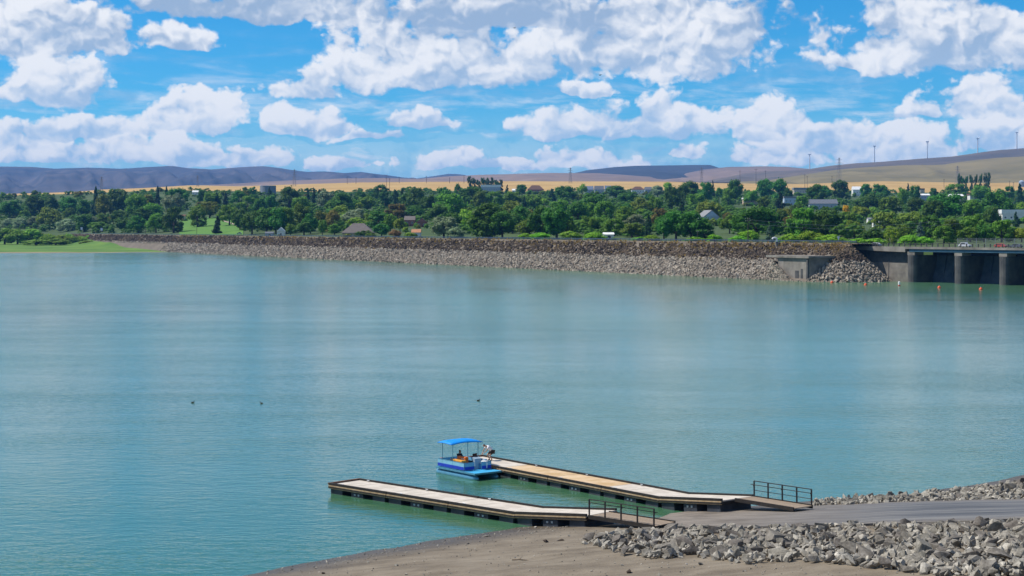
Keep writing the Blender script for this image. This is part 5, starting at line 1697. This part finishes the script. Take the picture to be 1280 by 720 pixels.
def cleats(root, n, L):
    m = MB(); m.box((0, 0, 0.05), (0.05, 0.05, 0.10)); m.tube((-0.13, 0, 0.11), (0.13, 0, 0.11), 0.022, 6)
    me = m.mesh('cleat', M_galv)
    for k in range(n):
        for y in (0.30, SW - 0.30):
            o = obj('cleat', me, root); o.location = (1.2 + k * L, y, TOP)
for o in [q for q in COL.objects if q.name.startswith('floating_dock')]:
    cleats(o, 3 if 'nearest' in o['label'] else 4, SL)
def crest_weeds():
    rng = random.Random(61); V, Fq = [], []
    for _ in range(900):
        t = T1 - 900 * rng.random() ** 1.5; f = min(1.0, rng.uniform(0.80, 1.03)) if rng.random() < 0.8 else rng.uniform(0.5, 0.8)
        p = slope_pt(t, f) + Vector((0, 0, 0.3))
        for _ in range(9):
            a = rng.uniform(0, 6.28); h = rng.uniform(0.5, 1.1); r = rng.uniform(0.1, 0.6)
            q = p + Vector((math.cos(a) * r, math.sin(a) * r, 0)); w = Vector((math.sin(a), -math.cos(a), 0)) * 0.14
            b = len(V); V += [tuple(q - w), tuple(q + w), tuple(q + Vector((math.cos(a) * 0.3, math.sin(a) * 0.3, h)))]; Fq.append((b, b + 1, b + 2))
    o = obj('crest_weeds', np_mesh('crest_weeds', np.array(V), np.array(Fq), M_weed)); rel(o, embank); tag(o, kind='stuff')
M_weed = leaf_material('dry_weed', (0.22, 0.155, 0.055))
crest_weeds()

# ------------------------------------------------------------------ pontoon boat
def build_boat():
    fwd = Vector((0.605, -0.797, 0)).normalized(); port = Vector((-fwd.y, fwd.x, 0))
    if port.x < 0: port = -port
    L, W = 5.3, 2.5
    o = Vector((-5.98, 130.8, 0)) + fwd * L / 2 + port * W / 2
    root = empty('pontoon_boat', o, math.atan2(fwd.y, fwd.x))
    tag(root, 'blue and silver pontoon boat with bright blue canopy moored at the dock end', 'boat')
    alu = paint('boat_aluminium', (0.13, 0.33, 0.44), 0.35, 0.12, 0.5)
    pan = paint('boat_panel_white', (0.20, 0.44, 0.58), 0.45, 0.1)
    blu = paint('boat_stripe_blue', (0.015, 0.045, 0.42), 0.4, 0.15)
    dk = paint('boat_deck_cyan', (0.05, 0.36, 0.62), 0.6, 0.15)
    can = paint('canopy_blue', (0.0, 0.24, 0.72), 0.6, 0.12)
    blk = paint('boat_black', (0.012, 0.012, 0.014), 0.5)
    # pontoons along local x; local y is to port
    for y in (-0.93, 0.93):
        m = MB(); M = Matrix.Translation((0, y, 0.10)) @ Matrix.Rotation(R(90), 4, 'Y')
        m.lathe([(0.12, -2.72), (0.27, -2.62), (0.30, -2.45), (0.30, 1.75), (0.26, 2.2), (0.15, 2.5), (0.03, 2.62)], (0, 0, 0), 16, M)
        p = m.build('pontoon', alu, root, True)
        for x in (-2.0, -1.1, -0.2, 0.7, 1.5): MB().box((x, y, 0.40), (0.45, 0.30, 0.14)).build('bracket', alu, p)
    MB().box((0.05, 0, 0.50), (5.1, W, 0.09)).build('deck', dk, root)
    for y in (-W / 2 - 0.02, W / 2 + 0.02): MB().box((0.05, y, 0.485), (5.1, 0.04, 0.13)).build('deck_edge', alu, root)
    MB().box((2.63, 0, 0.485), (0.06, W + 0.08, 0.13)).build('bow_edge', alu, root)
    # fences: panel, stripe, top rail
    def fence(x0, y0, x1, y1, top=1.12):
        a, b = Vector((x0, y0, 0)), Vector((x1, y1, 0)); d = (b - a); Ln = d.length
        M = Matrix.Translation(a) @ Matrix.Rotation(math.atan2(d.y, d.x), 4, 'Z')
        f = MB().box((Ln / 2, 0, (0.60 + top) / 2), (Ln, 0.04, top - 0.60), M).build('fence_panel', pan, root)
        for s in (-0.026, 0.026): MB().box((Ln / 2, s, 0.74), (Ln - 0.04, 0.01, 0.24), M).build('stripe', blu, f)
        m = MB(); m.tube(M @ Vector((0, 0, top + 0.03)), M @ Vector((Ln, 0, top + 0.03)), 0.025, 8); m.build('top_rail', alu, f)
        for k in range(max(2, int(Ln / 1.1) + 1)):
            q = M @ Vector((Ln * k / max(1, int(Ln / 1.1)) if Ln > 1.1 else Ln * k, 0, 0))
            MB().tube((q.x, q.y, 0.55), (q.x, q.y, top + 0.03), 0.022, 6).build('stanchion', alu, f)
    fence(-2.35, -1.2, 1.15, -1.2); fence(-2.35, 1.2, 1.35, 1.2); fence(-2.35, -1.2, -2.35, 1.2)
    fence(1.15, -1.2, 1.15, -0.25); fence(1.35, 0.30, 1.35, 1.2)
    # canopy on four posts, bowed
    m = MB(); nx, ny = 7, 11; x0, x1, hw = -2.0, -0.15, 1.5; vs = []
    for k in range(2):
        for i in range(nx):
            for j in range(ny):
                u, v = i / (nx - 1), j / (ny - 1)
                z = 2.54 + 0.09 * math.sin(math.pi * v) + 0.05 * math.sin(math.pi * u) + 0.012 * math.sin(9 * v + 4 * u) - 0.05 * k - (0.07 if (i in (0, nx - 1) or j in (0, ny - 1)) else 0)
                vs.append((x0 + (x1 - x0) * u, -hw + 2 * hw * v, z))
    fs = []
    for k in range(2):
        for i in range(nx - 1):
            for j in range(ny - 1):
                q = k * nx * ny + i * ny + j
                fs.append((q, q + 1, q + ny + 1, q + ny))
    rim = [(i, 0) for i in range(nx)] + [(nx - 1, j) for j in range(1, ny)] + [(i, ny - 1) for i in range(nx - 2, -1, -1)] + [(0, j) for j in range(ny - 2, 0, -1)]
    for a, b in zip(rim, rim[1:] + rim[:1]):
        fs.append((a[0] * ny + a[1], b[0] * ny + b[1], nx * ny + b[0] * ny + b[1], nx * ny + a[0] * ny + a[1]))
    m.add(vs, fs); m.build('canopy', can, root, True)
    for x in (-1.72, -0.35):
        for y in (-1.2, 1.2): MB().tube((x, y, 0.55), (x, y, 2.5), 0.028, 8).build('canopy_post', alu, root)
    for x in (-1.72, -0.35): 
        m = MB(); pts = [(x, -1.2 + 2.4 * k / 8, 2.47 + 0.08 * math.sin(math.pi * k / 8)) for k in range(9)]; m.path(pts, 0.022, 6); m.build('canopy_bow', alu, root)
    # outboard at the stern: red cowl, black leg
    m = MB().lathe([(0.16, 0.62), (0.24, 0.68), (0.26, 0.95), (0.20, 1.08), (0.08, 1.12)], (-2.72, -0.55, 0), 14); mo = m.build('outboard_motor', paint('red_cowl', (0.55, 0.04, 0.03), 0.35), root, True)
    MB().box((-2.74, -0.55, 0.22), (0.20, 0.12, 0.85)).build('motor_leg', blk, mo); MB().box((-2.74, -0.55, -0.18), (0.42, 0.10, 0.10)).build('skeg', blk, mo)
    MB().box((-2.52, -0.55, 0.70), (0.25, 0.30, 0.14)).build('motor_bracket', blk, mo)
    # seats
    st = paint('seat_vinyl', (0.10, 0.26, 0.42), 0.55)
    s1 = MB().box((0.35, 0.72, 0.76), (1.2, 0.62, 0.42)).build('bench_seat', st, root); MB().box((0.35, 1.06, 1.06), (1.2, 0.12, 0.4)).build('bench_back', st, s1)
    s2 = MB().box((1.0, -0.85, 0.74), (0.3, 0.6, 0.38)).build('bench_seat', st, root)
    cs = paint('console_grey', (0.30, 0.40, 0.48), 0.5)
    c1 = MB().prism([(0.42, 0.05, 0.55), (0.85, 0.05, 0.55), (0.80, 0.05, 1.35), (0.5, 0.05, 1.45)], (0, 1, 0), 0.62).build('console', cs, root)
    m = MB(); n = 14; pts = [(0.44 + 0.04 * math.sin(2 * math.pi * i / n), 0.36 + 0.19 * math.cos(2 * math.pi * i / n), 1.36 + 0.19 * math.sin(2 * math.pi * i / n)) for i in range(n + 1)]
    m.path(pts, 0.018, 6); m.build('steering_wheel', blk, c1)
    return root
boat = build_boat()
BM = Matrix.Translation(boat.location) @ Matrix.Rotation(boat.rotation_euler.z, 4, 'Z')
BRot = boat.rotation_euler.z
def on_boat(name, loc, rz, label, cat):
    o = empty(name, BM @ Vector(loc), BRot + rz); tag(o, label, cat); return o
def boat_things():
    org = paint('orange_vinyl', (0.62, 0.14, 0.015), 0.5, 0.15)
    r = on_boat('orange_tow_tube', (0.0, -0.66, 0.72), 0.0, 'orange inflatable with white marking behind the boat side rail', 'inflatable')
    # rounded cushion-like slab standing on its edge, a flat pad in front
    bm = bmesh.new(); bmesh.ops.create_cube(bm, size=1.0)
    bmesh.ops.scale(bm, vec=(1.15, 0.34, 0.62), verts=bm.verts); bmesh.ops.translate(bm, vec=(0, 0.15, 0.50), verts=bm.verts)
    bmesh.ops.bevel(bm, geom=list(bm.edges), offset=0.11, segments=3, affect='EDGES', profile=0.6)
    me = bpy.data.meshes.new('tube_body'); bm.to_mesh(me); bm.free(); me.materials.append(org); me.shade_smooth(); obj('tube_body', me, r)
    bm = bmesh.new(); bmesh.ops.create_cube(bm, size=1.0)
    bmesh.ops.scale(bm, vec=(1.25, 0.46, 0.16), verts=bm.verts); bmesh.ops.translate(bm, vec=(0.10, -0.24, 0.50), verts=bm.verts)
    bmesh.ops.bevel(bm, geom=list(bm.edges), offset=0.06, segments=2, affect='EDGES', profile=0.6)
    me = bpy.data.meshes.new('tube_pad'); bm.to_mesh(me); bm.free(); me.materials.append(paint('amber_pad', (0.72, 0.32, 0.04), 0.5)); obj('tube_pad', me, r)
    MB().box((0.05, -0.12, 0.14), (0.9, 0.4, 0.62)).build('tube_base', org, r)
    wht = col('mark_white', (0.8, 0.8, 0.78), 0.5)
    # the white two-figure marking
    m = MB(); y = -0.032
    for cx in (0.14, 0.38):
        n = 12
        for i in range(n):
            a, b = 2 * math.pi * i / n, 2 * math.pi * (i + 1) / n
            m.tube((cx + 0.075 * math.cos(a), y, 0.58 + 0.075 * math.sin(a)), (cx + 0.075 * math.cos(b), y, 0.58 + 0.075 * math.sin(b)), 0.022, 5)
        m.tube((cx + (0.07 if cx > 0.2 else -0.06), y, 0.56), (cx + (0.05 if cx > 0.2 else 0.08), y, 0.42), 0.022, 5)
    m.build('marking', wht, r)
    # dark folding chair
    ch = on_boat('folding_chair', (-0.35, 0.62, 0.545), R(200), 'dark maroon folding chair on the boat deck', 'chair')
    cl = mottled('maroon_cloth', (0.035, 0.014, 0.014), (0.075, 0.03, 0.028), 5.0, 0.8)
    MB().box((0, 0, 0.45), (0.50, 0.52, 0.04)).build('seat', cl, ch)
    MB().box((-0.26, 0, 0.82), (0.04, 0.56, 0.52)).build('backrest', cl, ch)
    for sx in (-1, 1):
        for sy in (-1, 1):
            MB().tube((sx * 0.24, sy * 0.27, 0), (-sx * 0.22 if sx > 0 else -0.26, sy * 0.27, 0.46 if sx > 0 else 1.08), 0.016, 6).build('leg', M_ironrail, ch)
    for sy in (-1, 1): MB().box((0, sy * 0.29, 0.66), (0.46, 0.06, 0.03)).build('armrest', M_ironrail, ch)
    bx = on_boat('black_cooler', (0.35, -0.15, 0.545), 0.1, 'black cool box on deck between orange inflatable and chair', 'cooler')
    MB().box((0, 0, 0.28), (0.42, 0.36, 0.56)).build('body', M_rubber, bx); MB().box((0, 0, 0.60), (0.45, 0.39, 0.07)).build('lid', M_rubber, bx)
    MB().tube((-0.15, 0, 0.68), (0.15, 0, 0.68), 0.015, 6).build('handle', M_galv, bx)
    bg = on_boat('black_backpack', (-1.05, -0.72, 0.545), 0.2, 'black bag beside the seated person', 'bag')
    MB().lathe([(0.18, 0.0), (0.24, 0.2), (0.22, 0.6), (0.10, 0.74)], n=12).build('bag_body', M_rubber, bg, True)
    MB().path([(0.22, 0, 0.15), (0.30, 0, 0.35), (0.20, 0, 0.6)], 0.02, 6).build('strap', M_rubber, bg)
    wb = on_boat('white_gear_bag', (0.95, 0.78, 0.545), 0.3, 'white bag on the boat in front of the bending person', 'bag')
    bm = bmesh.new(); bmesh.ops.create_cube(bm, size=1.0); bmesh.ops.scale(bm, vec=(0.85, 0.42, 0.62), verts=bm.verts); bmesh.ops.translate(bm, vec=(0, 0, 0.33), verts=bm.verts)
    bmesh.ops.bevel(bm, geom=list(bm.edges), offset=0.12, segments=2, affect='EDGES', profile=0.6)
    me = bpy.data.meshes.new('bag_body'); bm.to_mesh(me); bm.free(); me.materials.append(col('bag_white', (0.72, 0.70, 0.66))); obj('bag_body', me, wb)
    MB().path([(-0.2, 0, 0.62), (-0.1, 0, 0.74), (0.1, 0, 0.74), (0.2, 0, 0.62)], 0.018, 6).build('handle', M_galv, wb)
boat_things()
def mooring(a, b, label):
    m = MB(); pts = []
    for k in range(9):
        t = k / 8; q = Vector(a).lerp(Vector(b), t); q.z -= 0.18 * math.sin(math.pi * t); pts.append(q)
    m.path(pts, 0.022, 6)
    tag(m.build('mooring_rope', col('rope', (0.45, 0.40, 0.30))), label, 'rope')
fd2 = Vector((-far_e.y, far_e.x, 0)); fd2 = fd2 if fd2.y > 0 else -fd2
mooring(BM @ Vector((2.3, 1.2, 0.60)), far_o + far_e * 7.3 + fd2 * 0.30 + Vector((0, 0, TOP + 0.12)), 'pale rope tying the bow of the pontoon boat to the dock')
mooring(BM @ Vector((-2.2, 1.2, 0.62)), far_o + far_e * 1.2 + fd2 * 0.30 + Vector((0, 0, TOP + 0.12)), 'pale rope tying the stern of the pontoon boat to the dock')

# ------------------------------------------------------------------ people
def skin_obj(name, verts, edges, mat, parent, root=0, levels=2):
    """verts: (x, y, z, radius); a continuous surface grown round the edges"""
    me = bpy.data.meshes.new(name)
    me.from_pydata([q[:3] for q in verts], edges, [])
    o = bpy.data.objects.new(name, me); COL.objects.link(o)
    md = o.modifiers.new('skin', 'SKIN'); md.use_smooth_shade = True
    sk = me.skin_vertices[0].data
    for i, q in enumerate(verts): sk[i].radius = (q[3], q[3])
    sk[root].use_root = True
    sb = o.modifiers.new('sub', 'SUBSURF'); sb.levels = levels; sb.render_levels = levels
    dg = bpy.context.evaluated_depsgraph_get()
    nm = bpy.data.meshes.new_from_object(o.evaluated_get(dg))
    bpy.data.objects.remove(o)
    nm.name = name; nm.materials.clear(); nm.materials.append(mat)
    return obj(name, nm, parent)
def fingers(base, wrist, spread, curl, V, E, wi):
    """five fingers from the palm end; base: palm centre, direction wrist->base"""
    d = (Vector(base) - Vector(wrist)).normalized(); s = Vector(spread).normalized(); c = Vector(curl).normalized()
    V.append((*base, 0.030)); pi = len(V) - 1; E.append((wi, pi))
    for k, l in ((-1.5, 0.065), (-0.5, 0.078), (0.5, 0.075), (1.5, 0.058)):
        a = Vector(base) + s * (0.018 * k) + d * 0.035
        b = a + d * l * 0.5 + c * l * 0.15; e = b + d * l * 0.3 + c * l * 0.4
        V.append((*a, 0.010)); V.append((*b, 0.009)); V.append((*e, 0.008))
        n = len(V); E += [(pi, n - 3), (n - 3, n - 2), (n - 2, n - 1)]
    a = Vector(wrist).lerp(Vector(base), 0.5) + s * -0.035; b = a + s * -0.02 + d * 0.04 + c * 0.02
    V.append((*a, 0.011)); V.append((*b, 0.009)); n = len(V); E += [(wi, n - 2), (n - 2, n - 1)]
def person(loc, rz, J, clothes, label, hairc, cap=None):
    """J: joints in local metres, x forward"""
    root = empty('person', loc, rz); tag(root, label, 'person')
    skinm = mottled('skin', (0.30, 0.16, 0.10), (0.42, 0.25, 0.17), 6.0, 0.6)
    V, E = [], []
    def add(p, r, par=None):
        V.append((*p, r)); i = len(V) - 1
        if par is not None: E.append((par, i))
        return i
    pel = add(J['pelvis'], 0.145); wa = add(J['waist'], 0.135, pel); chs = add(J['chest'], 0.155, wa); nk = add(J['neck'], 0.062, chs)
    hd0 = add(Vector(J['head']) * 0.65 + Vector(J['neck']) * 0.35, 0.070, nk); hd = add(J['head'], 0.105, hd0); ht = add(J['crown'], 0.085, hd)
    for s in 'lr':
        sh = add(J['sh_' + s], 0.068, chs); el = add(J['el_' + s], 0.045, sh); wr = add(J['wr_' + s], 0.030, el)
        d = (Vector(J['wr_' + s]) - Vector(J['el_' + s])).normalized()
        fingers(Vector(J['wr_' + s]) + d * 0.07, J['wr_' + s], d.cross(Vector((0, 0, 1))) if abs(d.z) < 0.95 else (0, 1, 0), (0, 0, -1) if abs(d.z) < 0.8 else (1, 0, 0), V, E, wr)
        hp = add(J['hp_' + s], 0.105, pel); kn = add(J['kn_' + s], 0.062, hp); an = add(J['an_' + s], 0.042, kn)
        add(Vector(J['an_' + s]) + Vector(J.get('foot', (0.16, 0, -0.05))), 0.038, an)
    skin_obj('body', V, E, skinm, root)
    f = (Vector(J['crown']) - Vector(J['head'])).normalized()
    face = Vector(J['face']).normalized(); side = face.cross(f).normalized(); hc = Vector(J['head'])
    MB().tube(hc + face * 0.085, hc + face * 0.125 - f * 0.02, 0.022, 8, 0.016).build('nose', skinm, root, True)
    for s in (-1, 1):
        MB().lathe([(0.006, -0.012), (0.014, 0), (0.006, 0.012)], tuple(hc + face * 0.098 + side * 0.036 * s + f * 0.02), 8).build('eye', M_rubber, root, True)
        MB().lathe([(0.008, -0.03), (0.022, 0), (0.010, 0.03)], tuple(hc + side * 0.105 * s), 8).build('ear', skinm, root, True)
    MB().tube(hc + face * 0.094 - f * 0.05 - side * 0.025, hc + face * 0.094 - f * 0.05 + side * 0.025, 0.008, 6).build('mouth', col('lip', (0.22, 0.08, 0.06)), root)
    hair = mottled('hair', tuple(q * 0.6 for q in hairc), hairc, 20.0, 0.7)
    skin_obj('hair', [(*(hc - face * 0.03 + f * 0.01), 0.105), (*(hc - face * 0.015 + f * 0.07), 0.105), (*(hc + f * 0.12), 0.06)], [(0, 1), (1, 2)], hair, root)
    def g(k): return Vector(J[k])
    for nm, mat in clothes:
        if nm == 'shirt':
            v = [(*g('pelvis').lerp(g('waist'), 0.4), 0.160), (*g('waist'), 0.158), (*g('chest'), 0.180), (*g('chest').lerp(g('neck'), 0.55), 0.115)]; e = [(0, 1), (1, 2), (2, 3)]
            for s in 'lr':
                v += [(*g('sh_' + s), 0.092), (*g('sh_' + s).lerp(g('el_' + s), 0.55), 0.075)]; n = len(v); e += [(2, n - 2), (n - 2, n - 1)]
            skin_obj('shirt', v, e, mat, root)
        elif nm == 'sleeves':
            for s in 'lr': skin_obj('sleeve', [(*g('sh_' + s), 0.085), (*g('el_' + s), 0.062), (*g('wr_' + s), 0.045)], [(0, 1), (1, 2)], mat, root)
        elif nm in ('shorts', 'trousers'):
            v = [(*g('pelvis'), 0.170)]; e = []
            for s in 'lr':
                end = g('hp_' + s).lerp(g('kn_' + s), 0.85) if nm == 'shorts' else g('kn_' + s)
                v += [(*g('hp_' + s), 0.125), (*end, 0.095 if nm == 'shorts' else 0.085)]; n = len(v); e += [(0, n - 2), (n - 2, n - 1)]
                if nm == 'trousers': v.append((*g('an_' + s), 0.06)); e.append((n - 1, n))
            skin_obj(nm, v, e, mat, root)
        elif nm == 'shoes':
            for s in 'lr':
                a = g('an_' + s); d = Vector(J.get('foot', (0.16, 0, -0.05)))
                skin_obj('shoe', [(*(a + Vector((-0.04, 0, -0.035))), 0.048), (*(a + d * 0.5 + Vector((0, 0, -0.015))), 0.050), (*(a + d * 1.1), 0.040)], [(0, 1), (1, 2)], mat, root)
    return root
white = mottled('white_tshirt', (0.68, 0.68, 0.72), (0.82, 0.82, 0.84), 5.0, 0.8)
dark = mottled('dark_clothes', (0.010, 0.012, 0.020), (0.03, 0.034, 0.05), 5.0, 0.85)
brown = mottled('brown_shorts', (0.035, 0.022, 0.015), (0.075, 0.048, 0.03), 5.0, 0.85)
J1 = dict(pelvis=(-0.28, 0, 0.74), waist=(-0.14, 0, 0.90), chest=(0.14, 0, 1.10), neck=(0.32, 0, 1.17), head=(0.46, 0, 1.20), crown=(0.56, 0, 1.27), face=(0.75, 0, -0.6),
          sh_l=(0.20, 0.20, 1.09), el_l=(0.40, 0.27, 0.84), wr_l=(0.60, 0.20, 0.66), sh_r=(0.20, -0.20, 1.09), el_r=(0.36, -0.27, 0.82), wr_r=(0.52, -0.18, 0.62),
          hp_l=(-0.26, 0.11, 0.70), kn_l=(0.06, 0.17, 0.44), an_l=(-0.16, 0.15, 0.085), hp_r=(-0.26, -0.11, 0.70), kn_r=(0.08, -0.17, 0.44), an_r=(-0.12, -0.15, 0.085))
person(Vector((-1.80, 133.05, TOP)), math.atan2(-0.52, -0.85), J1, [('shirt', white), ('shorts', brown), ('shoes', dark)], 'person in white t-shirt and dark shorts bending over the boat from the dock', (0.06, 0.03, 0.02))
J2 = dict(pelvis=(0, 0, 0.53), waist=(-0.02, 0, 0.70), chest=(0.0, 0, 0.96), neck=(0.02, 0, 1.12), head=(0.05, 0, 1.24), crown=(0.05, 0, 1.33), face=(1, 0, -0.1),
          sh_l=(0.0, 0.19, 1.03), el_l=(0.12, 0.25, 0.76), wr_l=(0.36, 0.18, 0.68), sh_r=(0.0, -0.19, 1.03), el_r=(0.12, -0.25, 0.76), wr_r=(0.36, -0.18, 0.68),
          hp_l=(0.02, 0.11, 0.50), kn_l=(0.44, 0.13, 0.50), an_l=(0.46, 0.13, 0.09), hp_r=(0.02, -0.11, 0.50), kn_r=(0.44, -0.13, 0.50), an_r=(0.46, -0.13, 0.09))
person(BM @ Vector((-0.72, -0.30, 0.545)), BRot + 0.2, J2, [('shirt', dark), ('sleeves', dark), ('trousers', dark), ('shoes', dark)], 'person in dark clothes seated under the blue canopy', (0.015, 0.012, 0.010))
def stool():
    r = on_boat('boat_stool', (-0.74, -0.30, 0.545), 0.2, 'low boat seat under the person in dark clothes', 'seat')
    MB().box((0, 0, 0.36), (0.44, 0.46, 0.08)).build('cushion', col('stool_grey', (0.25, 0.3, 0.36)), r)
    MB().lathe([(0.16, 0), (0.06, 0.05), (0.05, 0.32)], n=10).build('pedestal', M_galv, r)
stool()

# ------------------------------------------------------------------ haze
def haze():
    m = bpy.data.materials.new('haze_air'); m.use_nodes = True
    t = m.node_tree
    for n in list(t.nodes): t.nodes.remove(n)
    out = t.nodes.new('ShaderNodeOutputMaterial')
    v = t.nodes.new('ShaderNodeVolumePrincipled')
    v.inputs['Color'].default_value = (0.13, 0.43, 1.0, 1)
    v.inputs['Density'].default_value = 3.7e-5
    v.inputs['Anisotropy'].default_value = 0.0
    t.links.new(v.outputs[0], out.inputs['Volume'])
    o = MB().box((0, 7400, 280), (24000, 19000, 574)).build('haze', m)
    tag(o, 'thin blue summer haze over the lake and the hills', 'haze', None, 'stuff')
haze()
